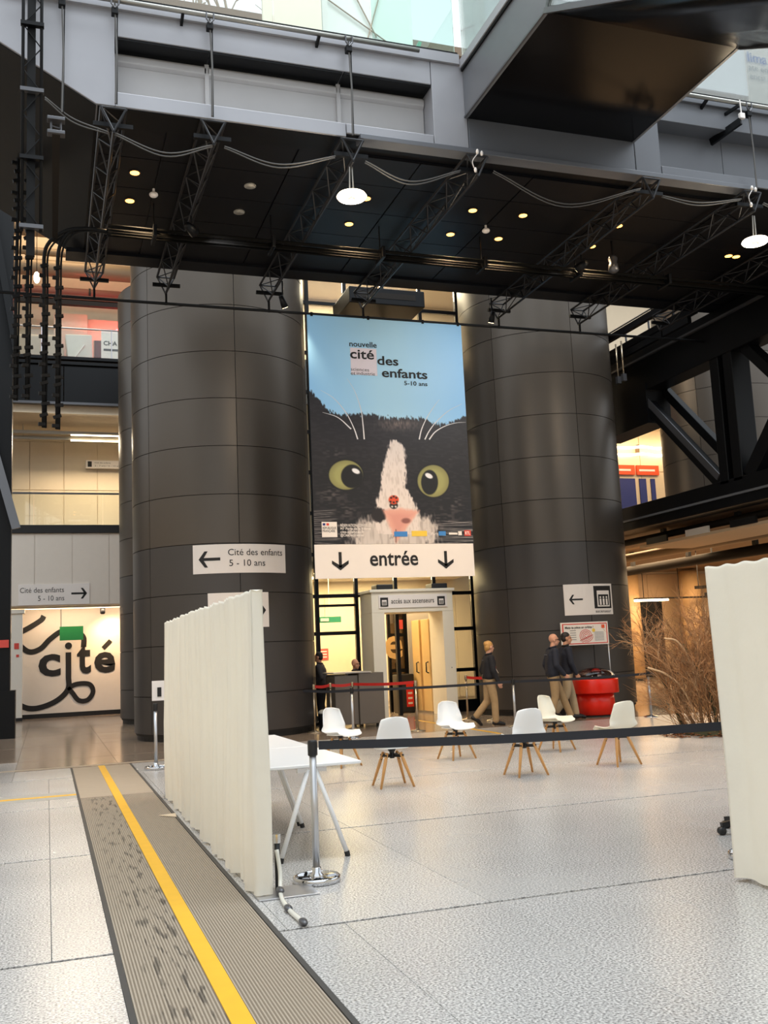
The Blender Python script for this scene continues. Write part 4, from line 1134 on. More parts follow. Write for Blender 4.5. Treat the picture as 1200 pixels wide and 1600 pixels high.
flange((SX, 17.5, 8.1), (SX, 14.6, 5.05), 0.3, 0.25, 'diagonal')
B(SX-0.3, SX+0.4, 20.9, 23.3, 7.05, 8.1).build('gusset_box', 'black_steel', st)
# travelling rails running off along the truss
t = thing('rail_beam', 'black rail beam with fittings slanting up to the right above the truss', 'beam', (13.9, 22, 8.9))
for x, z, w in ((13.75, 9.35, 0.12), (14.1, 9.1, 0.2), (13.95, 8.85, 0.1)):
    MB().bar((x, 18.3, z), (x, 28, z), w, 0.16).build('rail', 'black_steel', t)
MB().tube([(13.68, 18.3, 9.46), (13.68, 28, 9.46)], 0.02, 6).build('conduit', 'pipe_steel', t)
for k in range(8):
    y = 18.6+1.0*k
    MB().tube([(13.75, y, 9.25), (13.75, y, 9.05)], 0.025, 6).build('fitting', 'clamp_metal', t)
for y in (20.6, 20.85):
    MB().tube([(13.6, y, 9.05), (13.6, y, 8.2)], 0.022, 8).build('rod', 'brass_post', t, smooth=True)
    B(13.55, 13.65, y-0.05, y+0.05, 8.02, 8.2).build('fitting', 'clamp_metal', t)
# gallery slab behind the truss
tag(B(14.9, 45, 14, 48, 4.5, 5.0).build('floor_right', 'wall_dim'), kind='structure')
wr = B(13, 45, 34.5, 34.8, 5.0, 20.3).build('wall_right', 'wall_cream'); tag(wr, kind='structure')
for i in range(9):
    for j in range(3):
        x0, z0 = 20.2+1.5*i, 5.0+1.75*j
        bevel(B(x0+0.012, x0+1.488, 34.46, 34.5, z0+0.012, z0+1.738).build('panel', 'wall_cream', wr), 0.004)
tag(B(13, 45, 26.5, 34.5, 10.3, 10.6).build('ceiling_right', 'wall_beige'), kind='structure')
t = thing('strip_light', 'wavy pair of glowing tubes standing in for reflected lights above the blue doors at right', 'lamp', (23, 34.0, 9.3))  # glowing tubes imitate lights mirrored in the polished wall cladding
for z in (9.18, 9.48):
    MB().tube(spline([(20.5, 34.2, z), (22.4, 34.2, z-0.05), (23.2, 34.2, z+0.02), (24.0, 34.2, z-0.04), (24.8, 34.2, z+0.15), (25.6, 34.2, z)], 8), 0.05, 8).build('tube', 'tube_lamp', t, smooth=True)
for x in (21.2, 23.0, 25.2): B(x, x+0.04, 34.2, 34.445, 9.15, 9.6).build('bracket', 'wall_dim', t)
area_light('right_glow', (23, 32.5, 10.2), 5, 230, (1, 0.74, 0.44), (R(12), 0, 0), 2.5)
for x0, lab in ((21.9, 'blue door with orange header sign at right, nearer the column'), (23.05, 'narrow blue door with orange header sign at right, farther from the column')):
    t = thing('door', lab, 'door', (x0+0.5, 34.4, 5.0), 'blue doors on the right gallery')
    w = 0.95 if x0 < 22.5 else 0.32
    B(x0, x0+w, 34.4, 34.45, 5.05, 8.2).build('leaf', 'blue_door', t)
    if w < 0.5: B(x0+0.55, x0+0.75, 34.4, 34.45, 5.05, 8.2).build('leaf', 'blue_door', t)
    B(x0-0.1, x0+0.95, 34.36, 34.45, 8.35, 8.75).build('header_sign', 'orange_sign', t)
    B(x0, x0+0.75, 34.35, 34.36, 8.5, 8.58).build('text_line', 'sign_white', t)
t = thing('mirror_column', 'thin curved mirrored column strip on the right gallery wall', 'column', (25.0, 33.8, 5.0))
MB().lathe([(0.28, 5.0), (0.28, 7.0), (0.2, 8.0), (0.28, 9.0), (0.28, 10.3)], (25.1, 33.8, 0), 20).build('shaft', 'wall_dim', t, smooth=True)
# ground-level hall on the right
wg = B(13.5, 45, 36.5, 36.8, 0, 4.5).build('wall_hall', 'wall_beige'); tag(wg, kind='structure')
for k in range(10): B(19+1.8*k, 20.78+1.8*k, 36.46, 36.5, 0.1, 4.4).build('panel', 'raft_beige', wg)
B(23.6, 25.0, 36.4, 36.46, 0.05, 3.3).build('dark_doorway', 'kick_black', wg)
for x, lab in ((22.6, 'beige hall pillar left of the dark doorway'), (25.6, 'beige hall pillar right of the dark doorway')):
    p = thing('hall_pillar', lab, 'pillar', (x, 35.2, 0), 'beige hall pillars')
    MB().lathe([(0.45, 0.1), (0.45, 4.4)], (x, 35.2, 0), 24).build('shaft', 'wood_light', p, smooth=True)
    MB().lathe([(0.47, 0), (0.47, 0.1)], (x, 35.2, 0), 24).build('base', 'kick_black', p)
for i, (x, z, r_, m, lab) in enumerate(((15.4, 4.33, 0.09, 'duct_dark', 'dark pipe under the hall ceiling, nearest to the truss'), (17.6, 4.22, 0.14, 'duct', 'pale duct under the hall ceiling next to the dark pipe'), (18.3, 3.9, 0.15, 'duct_dark', 'dark duct under the hall ceiling behind the beige raft'))):
    d = thing('ceiling_duct', lab, 'duct', (x, 24, z), 'ducts under the hall ceiling')
    MB().tube([(x, 14.5, z), (x, 35, z)], r_, 12).build('duct', m, d, smooth=True)
    for k in range(6): B(x-0.05, x+0.05, 16+3*k, 16.15+3*k, z+r_-0.01, 4.5).build('hanger', 'kick_black', d)
t = thing('ceiling_raft', 'long beige panel raft hanging under the hall ceiling at right', 'panel', (15.9, 20, 4.05))
bevel(B(15.05, 16.7, 14.5, 22.7, 4.04, 4.12).build('board', 'raft_beige', t), 0.01)
for k in range(5): B(15.0, 15.05, 14.6+1.7*k, 15.5+1.7*k, 4.1, 4.26).build('side_plate', 'wall_white' if k % 2 else 'kick_black', t)
for k in range(4): B(15.9, 16.0, 15+2.2*k, 15.1+2.2*k, 4.12, 4.5).build('hanger', 'kick_black', t)
t = thing('strip_light', 'long glowing strip light above the right curtain', 'lamp', (19.4, 22, 3.9))
bevel(B(19.2, 19.6, 16, 26.5, 3.93, 4.05).build('housing', 'wall_dim', t), 0.01)
for k in range(4): B(19.38, 19.42, 17+2.8*k, 17.04+2.8*k, 4.05, 4.5).build('hanger', 'kick_black', t)
B(19.32, 19.48, 16.1, 26.4, 3.89, 3.93).build('tube', 'tube_lamp', t)
t = thing('strip_light', 'short glowing strip light beside the far end of the right column', 'lamp', (23.2, 34, 3.2))
B(22.4, 23.9, 34.3, 34.5, 3.16, 3.24).build('tube', 'tube_lamp', t); MB().tube([(24.5, 34.4, 3.3), (24.5, 34.4, 4.5)], 0.015, 6).build('rod', 'duct_dark', t); MB().tube([(22.8, 34.4, 3.3), (22.8, 34.4, 4.5)], 0.015, 6).build('rod', 'duct_dark', t); B(22.4, 27.0, 34.28, 34.52, 3.24, 3.3).build('housing', 'duct_dark', t)
area_light('hall_glow', (22.0, 29, 4.4), 9, 1800, (1, 0.68, 0.38), (0, 0, 0), 9)
t = thing('track_light', 'black track with small spotlights hanging in the right hall', 'lamp', (22, 27, 3.3))
MB().bar((20.2, 27.5, 3.25), (22.6, 25.5, 3.25), 0.07, 0.1).build('track', 'duct_dark', t)
for x, y in ((20.5, 27.25), (21.7, 26.25)):
    MB().tube([(x, y, 3.2), (x, y, 3.05)], 0.015, 6).build('stem', 'black_plastic', t); B(x-0.08, x+0.08, y-0.06, y+0.06, 2.93, 3.06).build('spot_head', 'black_plastic', t)
MB().tube([(20.3, 27.42, 3.3), (20.3, 27.42, 4.5)], 0.015, 6).build('rod', 'black_plastic', t)
t = thing('spot_lamp', 'small bright round spotlight behind the bare shrub', 'lamp', (22.4, 25.6, 3.1))
MB().ell((22.3, 25.7, 3.0), (0.1, 0.1, 0.1)).build('lens', 'lamp_white', t, smooth=True); MB().tube([(22.3, 25.7, 3.05), (22.3, 25.7, 3.25)], 0.02, 6).build('stem', 'black_plastic', t)
# ================================================================== cat poster and entrance board
BX0, BX1, PZ0, PZ1, PYB = 4.93, 8.30, 3.735, 8.40, 18.5
def dz(x, y):
    """design coordinates of the printed sheet -> (X, Z) on the poster"""
    u = (x-(480+(y-492)*0.0306))/((722+(y-508)*0.0469)-(480+(y-492)*0.0306))
    v = (y-(492+0.066*(x-480)))/((851-0.008*(x-491))-(492+0.066*(x-480)))
    return BX0+u*(BX1-BX0), PZ1-v*(PZ1-PZ0)
def cat_print():
    NX, NY = 270, 372
    u = np.linspace(0, 1, NX)[None, :].repeat(NY, 0); v = np.linspace(0, 1, NY)[:, None].repeat(NX, 1)
    x = (1-v)*((1-u)*480+u*722)+v*((1-u)*491+u*738)
    y = (1-v)*((1-u)*492+u*508)+v*((1-u)*851+u*849)
    rng = np.random.default_rng(5)
    def noise(cx, cy):
        g = rng.random((cy+2, cx+2))
        a = u*cx; b_ = v*cy; i = a.astype(int); j = b_.astype(int); fa_, fb_ = a-i, b_-j
        fa_ = fa_*fa_*(3-2*fa_); fb_ = fb_*fb_*(3-2*fb_)
        return (g[j, i]*(1-fa_)+g[j, i+1]*fa_)*(1-fb_)+(g[j+1, i]*(1-fa_)+g[j+1, i+1]*fa_)*fb_-0.5
    fine = noise(130, 90); streak = noise(40, 160); soft = noise(12, 14); vstreak = noise(150, 60)
    def sm(d, w): return np.clip(0.5-d/w, 0, 1)          # 1 inside where d<0
    img = np.zeros((NY, NX, 3))
    def put(c, a):
        nonlocal img
        img = img*(1-a[..., None])+np.array(c, float)*a[..., None]
    # pale blue sky, a little deeper at the sides
    side = np.abs(u-0.5)*2
    img[:] = np.array((174, 217, 240))
    put((146, 204, 252), np.clip(side*1.1-0.15, 0, 1)*0.9)
    # black fur
    bx = np.array([470, 484, 512, 525, 545, 575, 600, 628, 655, 690, 704, 728, 745]); by = np.array([600, 612, 646, 650, 651, 651, 657, 656, 658, 667, 664, 653, 648])
    edge = np.interp(x, bx, by)+fine*7+vstreak*5
    put((27, 25, 31), sm(edge-y, 3))
    fur = sm(edge-y, 3)
    put((15, 14, 18), fur*np.clip((y-690)/60, 0, 1)*0.75)
    put((112, 98, 92), fur*np.exp(-((x-620)/34)**2-((y-666)/10)**2)*(0.75+fine))
    put((58, 53, 58), fur*np.clip(streak*1.2, 0, 0.3))
    def poly_d(cx, cy, rx, ry): return np.sqrt(((x-cx)/rx)**2+((y-cy)/ry)**2)
    # lighter streaks around the eyes and cheeks
    for cx, cy, rx, ry, st in ((515, 775, 30, 16, .5), (705, 790, 30, 18, .5), (520, 712, 22, 10, .35), (700, 722, 20, 8, .3), (540, 800, 24, 20, .45), (690, 815, 34, 16, .5)):
        put((150, 138, 132), fur*np.clip(1-poly_d(cx, cy, rx, ry), 0, 1)*np.clip(0.2+streak*2.2, 0, 1)*st)
    # white muzzle and blaze
    mz = np.minimum.reduce([poly_d(583, 838, 34, 26), poly_d(646, 833, 32, 26), poly_d(612, 852, 62, 16)])-1+fine*0.3+noise(90, 20)*0.35+noise(30, 40)*0.3
    put((208, 198, 192), sm(mz, 0.5)); put((150, 138, 132), sm(mz, 0.5)*np.clip(noise(100, 24)*1.3, 0, 0.45))
    cy_ = np.array([688, 700, 715, 735, 755, 765, 775, 790, 805, 830]); L_ = np.array([611, 603, 600, 595, 592, 592, 588, 584, 583, 584]); R_ = np.array([613, 627, 630, 631, 629, 630, 637, 645, 650, 650])
    bl = np.maximum(np.interp(y, cy_, L_)-x, x-np.interp(y, cy_, R_))+fine*5+vstreak*4
    bl = np.where((y < 690) | (y > 835), 9, bl)
    put((226, 214, 208), sm(bl, 4))
    put((190, 176, 168), sm(bl, 4)*np.clip(vstreak*1.5, 0, .5))
    # dark nostril side, pink nose
    put((32, 26, 28), sm(poly_d(588, 806, 11, 11)-1+fine*0.3, 0.3))
    ns = np.maximum.reduce([(796-y)/1.0+np.abs(x-618)*0.12, (x-622)-(838-y)*0.75, (612-x)-(842-y)*0.42])
    put((224, 166, 150), sm(ns+fine*2, 5)); put((206, 138, 126), sm(ns+7, 8)*0.5)
    put((120, 70, 66), sm(poly_d(630, 815, 7, 4)-1, 0.5)*0.8)
    put((96, 66, 62), sm(np.abs(x-614)-0.8, 1.5)*sm(828-y, 2)*sm(y-848, 2)*0.8)
    # eyes
    for ex, ey, rx, ry, px_, py_, prx, pry, hx, hy in ((538, 745, 25.5, 22.5, 547, 747, 16.5, 18, 553, 739), (674, 754, 25, 24.5, 668, 756, 13.5, 19, 667, 746)):
        d = poly_d(ex, ey, rx, ry); put((14, 12, 14), sm(d-1.1, 0.08))
        put((158, 156, 98), sm(d-1, 0.06)); put((118, 116, 70), sm(d-1, 0.06)*np.clip((d-0.62)*1.6, 0, 0.8))
        put((10, 10, 12), sm(poly_d(px_, py_, prx, pry)-1, 0.1))
        ca, sa = math.cos(0.45), math.sin(0.45); hx_, hy_ = x-hx, y-hy
        put((235, 235, 238), sm(np.sqrt(((hx_*ca+hy_*sa)/6.5)**2+((-hx_*sa+hy_*ca)/3.6)**2)-1, 0.3))
    # ladybird on the nose
    put((30, 24, 24), sm(poly_d(611, 791.5, 6.5, 5.5)-1, 0.2)); put((214, 76, 40), sm(poly_d(611, 783, 8, 7)-1, 0.15))
    for a, b_ in ((607, 780), (615, 780), (606, 786), (616, 786), (611, 778), (611, 787)): put((34, 24, 22), sm(poly_d(a, b_, 1.7, 1.6)-1, 0.6))
    put((226, 220, 214), sm(poly_d(608.5, 793.5, 1.6, 1.3)-1, 0.6)); put((226, 220, 214), sm(poly_d(614, 793.5, 1.6, 1.3)-1, 0.6))
    # white horizontal whisker tufts at the lower corners
    for k in range(16):
        yy = 800+3.1*k+rng.random()*2; s = rng.random()
        put((190, 182, 178), sm(np.abs(y-yy-(x-490)*0.05*(s-0.5)*4)-0.5, 1.1)*sm(x-(515+26*s), 8)*0.6)
        if yy > 815: put((200, 194, 190), sm(np.abs(y-yy+(x-700)*0.06*(s-0.5)*3)-0.5, 1.1)*sm((690-30*s)-x, 12)*0.65)
    c = np.clip(img/255, 0, 1); c = np.where(c <= 0.04045, c/12.92, ((c+0.055)/1.055)**2.4)
    X = BX0+u*(BX1-BX0); Z = PZ1-v*(PZ1-PZ0)
    n = NX*NY
    vs_ = np.stack([X.ravel(), np.full(n, PYB-0.012), Z.ravel()], 1)
    idx = np.arange(n).reshape(NY, NX)
    fs_ = np.stack([idx[:-1, :-1], idx[1:, :-1], idx[1:, 1:], idx[:-1, 1:]], -1).reshape(-1, 4)
    me = bpy.data.meshes.new('printed_sheet')
    vs_ = vs_-np.array([6.6, PYB, PZ0])
    me.from_pydata(vs_.tolist(), [], fs_.tolist())
    at_ = me.color_attributes.new('print', 'FLOAT_COLOR', 'POINT')
    at_.data.foreach_set('color', np.concatenate([c.reshape(-1, 3), np.ones((n, 1))], 1).ravel())
    me.materials.append(MATS['banner_print'])
    return me
bn = thing('cat_poster', 'tall poster of a black and white cat with a ladybird, hanging between the columns', 'poster', (6.6, PYB, PZ0))
B(BX0, BX1, PYB-0.01, PYB+0.004, PZ0, PZ1).build('backing_cloth', 'ink_soft', bn)
link('printed_sheet', cat_print(), bn)
for x in (5.0, 6.2, 7.4, 8.2): B(x, x+0.05, PYB-0.03, PYB+0.03, PZ1-0.03, 8.45).build('hook', 'black_steel', bn)
yb = PYB-0.02
def dtext(s, x0, x1, y, h_px, m='ink', weight=0.012, xh=0.74):
    X0, Z0 = dz(x0, y); X1, _ = dz(x1, y)
    return lettering(s, m, bn, X0, yb, Z0, w=X1-X0, h=h_px*0.01345, weight=weight, xh=xh)
mat('box_pink', (226, 214, 220), 0.5)
a, b_ = dz(545, 545); c, d = dz(587, 590)
B(a, c, yb+0.002, yb+0.006, d, b_).build('title_square', 'box_pink', bn)
dtext('nouvelle', 544, 586, 543, 9)
dtext('cité', 545, 582, 562, 15.5, weight=0.02)
dtext('des', 587, 620, 572, 14.5, weight=0.02)
dtext('enfants', 594, 666, 591.5, 14.5, weight=0.02)
dtext('5-10 ans', 629, 666, 604.5, 7)
dtext('sciences', 546, 574, 582, 5.5, weight=0)
dtext('et', 546, 553, 588.5, 5.5, weight=0)
dtext('industrie', 555, 583, 588.5, 5.5, weight=0)
mb_w = [[(556, 690), (550, 672), (538, 648), (520, 626), (500, 613)], [(566, 690), (564, 665), (561, 643), (552, 615), (540, 594)], [(546, 674), (526, 656), (503, 648)],
        [(652, 690), (656, 674), (664, 657), (675, 640), (685, 627)], [(661, 690), (668, 677), (680, 662), (700, 645), (722, 634)], [(668, 690), (678, 678), (694, 669), (712, 664), (728, 663)]]
mat('whisker', (226, 222, 222), 0.5)
for p in mb_w:
    mb = MB(); strokes(mb, spline([dz(*q) for q in p], 8), 0.028, yb+0.003, taper=True); mb.build('whisker', 'whisker', bn)
# small print and logos at the foot
a, b_ = dz(501, 817); c, d = dz(524.5, 840); B(a, c, yb+0.002, yb+0.006, d, b_).build('logo_block', 'sign_white', bn)
for x, m in ((502.5, 'blue_door'), (508, 'poster_red')):
    a, b_ = dz(x, 819); c, d = dz(x+4, 822.5); B(a, c, yb-0.002, yb+0.002, d, b_).build('logo_flag', m, bn)
dtext('RÉPUBLIQUE', 502.5, 522.5, 828, 3.6, weight=0.01); dtext('FRANÇAISE', 502.5, 521, 832.5, 3.6, weight=0.01)
for i, s in enumerate(('RÉSERVATION CONSEILLÉE', 'M7 Porte de la Villette', 'cite-sciences.fr', '@CiteDesSciences')):
    dtext(s, 529, (577, 575, 565, 564)[i], 824+5*i, 4, 'sign_white', 0.012)
mat('logo_blue', (60, 130, 200), 0.5); mat('logo_yellow', (236, 200, 70), 0.5)
for x0, x1, y0, y1, m, s, tm in ((611, 632, 831.5, 839, 'logo_blue', '', 'sign_white'), (638.5, 663, 830.5, 838.5, 'logo_yellow', '', 'ink'), (681.5, 693, 831, 837.5, 'logo_blue', '', 'sign_white'), (723, 734, 829.5, 838, 'poster_red', 'RTL', 'sign_white')):
    a, b_ = dz(x0, y0); c, d = dz(x1, y1); B(a, c, yb+0.002, yb+0.006, d, b_).build('logo_block', m, bn)
    if s == 'RTL': dtext(s, x0+1.5, x1-1.5, y1-2, 5, tm, 0.02)
dtext('Paris', 670, 681, 837, 4.5, 'sign_white', 0.0)
a, b_ = dz(698, 833); c, d = dz(712, 836); B(a, c, yb+0.002, yb+0.006, d, b_).build('logo_block', 'sign_white', bn)
a, b_ = dz(713, 831); c, d = dz(719, 837); B(a, c, yb+0.002, yb+0.006, d, b_).build('logo_block', 'sign_white', bn)
# entrance board
en = thing('entrance_board', 'white entrance board with two down arrows under the cat poster', 'sign', (6.6, PYB, 3.06))
bevel(B(4.92, 8.29, PYB-0.02, PYB+0.01, 3.06, 3.73).build('board', 'sign_white', en), 0.004)
lettering('entrée', 'ink', en, 6.04, PYB-0.025, 3.305, w=1.02, h=0.315, weight=0.018)
for cx in (5.43, 7.66): arrow(en, 3.58, 3.22, cx, PYB-0.025, 0.17, 0.062, vertical=True)

# ================================================================== signs wrapped on the columns
def curved_board(parent, cx, cy, r_, x0, x1, z0, z1, m, off, th=0.012, name='board'):
    n = 14; mb = MB(); vs_ = []
    for k in range(n+1):
        t = ((x0+(x1-x0)*k/n)-cx)/r_
        for rr in (r_+off, r_+off+th):
            for z in (z0, z1):
                vs_.append((cx+rr*math.sin(t), cy-rr*math.cos(t), z))
    fs_ = []
    for k in range(n):
        a = 4*k; fs_ += [(a+2, a+6, a+7, a+3), (a, a+1, a+5, a+4), (a+1, a+3, a+7, a+5), (a, a+4, a+6, a+2)]
    fs_ += [(0, 2, 3, 1), (4*n, 4*n+1, 4*n+3, 4*n+2)]
    return mb.add(vs_, fs_).build(name, m, parent)
CL = (3.72, 21.87, 1.96); CR = (11.86, 21.95, 1.895)
s1 = thing('direction_sign', 'white column sign reading Cité des enfants 5 - 10 ans with an arrow pointing left', 'sign', (3.76, 19.88, 3.33))
curved_board(s1, *CL, 2.77, 4.77, 3.33, 3.92, 'sign_white', 0.004)
bd = (CL[0], CL[1], CL[2]+0.021)
arrow(s1, 3.32, 2.88, 3.62, 0, 0.165, 0.06, bend=bd)
lettering('Cité des enfants', 'ink', s1, 3.48, 0, 3.69, w=1.21, h=0.14, weight=0.0, bend=bd)
lettering('5 - 10 ans', 'ink', s1, 3.5, 0, 3.47, w=0.76, h=0.14, weight=0.0, bend=bd)
s2 = thing('direction_sign', 'white column sign with an arrow pointing right, half hidden by the curtain', 'sign', (3.7, 19.88, 2.22))
curved_board(s2, *CL, 3.06, 4.31, 2.22, 2.93, 'sign_white', 0.004)
arrow(s2, 3.7, 4.25, 2.56, 0, 0.13, 0.05, bend=bd)
B(3.16, 3.24, 19.99, 20.0, 2.80, 2.86).build('print_mark', 'ink', s2)
s3 = thing('lift_sign', 'white lift sign with left arrow and cabin pictogram above the red coin table', 'sign', (11.9, 20.03, 2.23))
bd3 = (CR[0], CR[1], CR[2]+0.02)
curved_board(s3, *CR, 11.22, 12.5, 2.24, 2.95, 'sign_white', 0.004)
arrow(s3, 11.66, 11.33, 2.6, 0, 0.11, 0.038, bend=bd3)
curved_board(s3, *CR, 11.95, 12.45, 2.38, 2.90, 'ink', 0.017, 0.004, 'pictogram_field')
curved_board(s3, *CR, 12.03, 12.39, 2.42, 2.79, 'sign_white', 0.022, 0.004, 'pictogram_cabin')
curved_board(s3, *CR, 12.06, 12.36, 2.45, 2.70, 'ink', 0.027, 0.003, 'pictogram_opening')
for k in range(3):
    curved_board(s3, *CR, 12.09+0.09*k, 12.14+0.09*k, 2.46, 2.60, 'sign_white', 0.031, 0.003, 'pictogram_figure')
    curved_board(s3, *CR, 12.095+0.09*k, 12.135+0.09*k, 2.615, 2.655, 'sign_white', 0.031, 0.003, 'pictogram_head')
lettering('ascenseur', 'ink', s3, 11.97, 0, 2.285, w=0.46, h=0.07, weight=0.005, bend=bd3)
# ================================================================== white curtain screens
def curtain(name, label, x0, x1, y0, y1, h, seed, plate=True, amp=0.026, fr=1.0):
    rnd = random.Random(seed)
    c = thing(name, label, 'curtain', ((x0+x1)/2, (y0+y1)/2, 0), 'white curtain screens')
    # plan outline, sampled densely
    per = []
    def seg(p, q, n):
        for k in range(n):
            per.append((p[0]+(q[0]-p[0])*k/n, p[1]+(q[1]-p[1])*k/n))
    n_long = int((y1-y0)/0.022)
    seg((x0, y0), (x0, y1), n_long); seg((x0, y1), (x1, y1), 6); seg((x1, y1), (x1, y0), n_long); seg((x1, y0), (x0, y0), 8)
    N = len(per); ph = [rnd.uniform(0, 6.28) for _ in range(6)]
    zs = [0.03, 0.12, 0.3, 0.6, 0.9, 1.2, 1.5, 1.8, h-0.08, h-0.02, h]
    cx, cy = (x0+x1)/2, (y0+y1)/2
    vs_ = []
    for j, z in enumerate(zs):
        for i, (x, y) in enumerate(per):
            s = y
            s *= fr; f_ = math.sin(s*34+ph[0]+1.6*math.sin(s*2.3+ph[1])+0.25*math.sin(z*1.7+s*3))*0.8+math.sin(s*61+ph[2]+0.5*z)*0.35+math.sin(s*9+ph[3]+z*0.6)*0.9
            near = min(1.0, abs(y-y0)/0.5+0.25)                  # flatter where it is stretched round the end
            a = amp*(0.55+0.45*min(1, (h-z)/h*1.6))*near
            nx = -1 if abs(x-x0) < 1e-6 else (1 if abs(x-x1) < 1e-6 else 0)
            ny = 0 if nx else (-1 if y < cy else 1)
            bul = 0.012*math.sin(z*2.2+s)
            s = y; zz = z
            if j == 0: zz = z+0.006*math.sin(s*21+ph[4])+0.012*max(0, math.sin(s*3.1+ph[5]))-0.012
            if j >= len(zs)-2: zz = z+0.006*math.sin(s*34+ph[0])
            vs_.append((x+nx*(f_*a+bul), y+ny*(bul+0.006*math.sin(z*9+x*30)), zz))
    M = len(zs)
    fs_ = [(j*N+i, j*N+(i+1) % N, (j+1)*N+(i+1) % N, (j+1)*N+i) for j in range(M-1) for i in range(N)]
    # closed top, folded over the rail
    vs_ += [(x0+0.5*(x1-x0), p[1], h-0.005) for p in per]
    fs_ += [((M-1)*N+i, (M-1)*N+(i+1) % N, M*N+(i+1) % N, M*N+i) for i in range(N)]
    MB().add(vs_, fs_).build('cloth', 'curtain_white', c, smooth=True)
    MB().tube([(cx, y0+0.05, h-0.03), (cx, y1-0.05, h-0.03)], 0.02, 8).build('top_rail', 'alu', c)
    for y in (y0+0.06, y1-0.06):
        MB().tube([(cx, y, 0.012), (cx, y, h-0.03)], 0.018, 8).build('upright', 'alu', c)
        if plate: bevel(B(cx-0.06, cx+0.36, y-0.16, y+0.16, 0.001, 0.012).build('base_plate', 'alu', c), 0.004)
    return c
curtain('curtain_screen', 'long white pleated curtain screen standing beside the floor mat', 1.345, 1.44, 6.85, 12.35, 2.07, 4)
curtain('curtain_screen', 'white curtain screen at the right edge, seen close', 4.32, 4.46, 1.2, 5.72, 2.08, 11, plate=False, amp=0.013, fr=0.55)
# cable wrapped in plastic at the foot of the left curtain
t = thing('cable_sleeve', 'grey plastic-wrapped cable with black plug on the floor at the curtain foot', 'cable', (1.6, 6.7, 0))
MB().tube([(1.52, 7.0, 0.0), (1.52, 7.0, 0.34)], 0.02, 10).build('stub_post', 'black_plastic', t, smooth=True)
MB().lathe([(0.026, 0.32), (0.026, 0.38)], (1.52, 7.0, 0), 12).build('metal_cap', 'chrome', t)
MB().tube(spline([(1.51, 6.97, 0.28), (1.52, 6.93, 0.14), (1.5, 6.84, 0.05), (1.47, 6.66, 0.025), (1.45, 6.35, 0.02), (1.46, 6.02, 0.02)], 6), 0.015, 8, rr=None).build('sleeve', 'plastic_wrap', t, smooth=True)
for x, y, z in ((1.49, 6.8, 0.05), (1.45, 6.4, 0.025), (1.46, 6.05, 0.022)): MB().ell((x, y, z), (0.026, 0.06, 0.022), 10, 8).build('wrap', 'clamp_metal', t, smooth=True)
tag(MB().prism([(1.30, 11.0), (1.12, 10.95), (1.28, 10.75)], 0.0, 0.006, 'z').build('paper_scrap', 'wall_beige', loc=(1.23, 10.9, 0)), 'small torn paper scrap under the curtain hem on the mat', 'paper')

# ================================================================== chairs
def shell_mesh():
    """moulded seat shell, seat faces +Y; origin on the floor below the seat centre"""
    prof = [(0.235, 0.428), (0.225, 0.447), (0.17, 0.458), (0.08, 0.452), (-0.02, 0.446), (-0.10, 0.452), (-0.155, 0.475), (-0.185, 0.52), (-0.205, 0.59), (-0.225, 0.67), (-0.243, 0.75), (-0.25, 0.81), (-0.252, 0.832)]
    half = [0.17, 0.205, 0.225, 0.235, 0.24, 0.24, 0.238, 0.232, 0.22, 0.202, 0.182, 0.163, 0.125]
    P = spline([(a, b_, c) for (a, b_), c in zip(prof, half)], 3)
    nu = 17; vs_ = []; N = len(P)
    for i, (y, z, w) in enumerate(P):
        t_back = max(0, min(1, (z-0.46)/0.12)) if i > N*0.4 else 0
        for k in range(nu):
            s = -1+2*k/(nu-1)
            up = 0.045*abs(s)**2.6*(1-t_back)*(0.3 if i < 6 else 1)           # seat dish
            fw = 0.075*abs(s)**2.2*t_back                                      # back wraps forward
            rx = w*s
            dz_ = 0
            if i >= N-7: dz_ = -0.02*abs(s)**3*(i-(N-8))/7
            vs_.append((rx, y+fw, z+up+dz_))
    fs_ = [(i*nu+k, i*nu+k+1, (i+1)*nu+k+1, (i+1)*nu+k) for i in range(N-1) for k in range(nu-1)]
    return MB().add(vs_, fs_)
def pad_mesh():
    mb = MB(); n = 28; rings = [(0.0, 0.474), (0.10, 0.474), (0.165, 0.472), (0.19, 0.462), (0.195, 0.452)]
    vs_ = []
    for r_, z in rings:
        for k in range(n):
            a = 2*math.pi*k/n; ca, sa = math.cos(a), math.sin(a)
            e = 0.62
            vs_.append((r_*math.copysign(abs(ca)**e, ca)*1.05, 0.025+r_*math.copysign(abs(sa)**e, sa)*0.95, z))
    fs_ = [(i*n+k, i*n+(k+1) % n, (i+1)*n+(k+1) % n, (i+1)*n+k) for i in range(len(rings)-1) for k in range(n)]
    return mb.add(vs_, fs_)
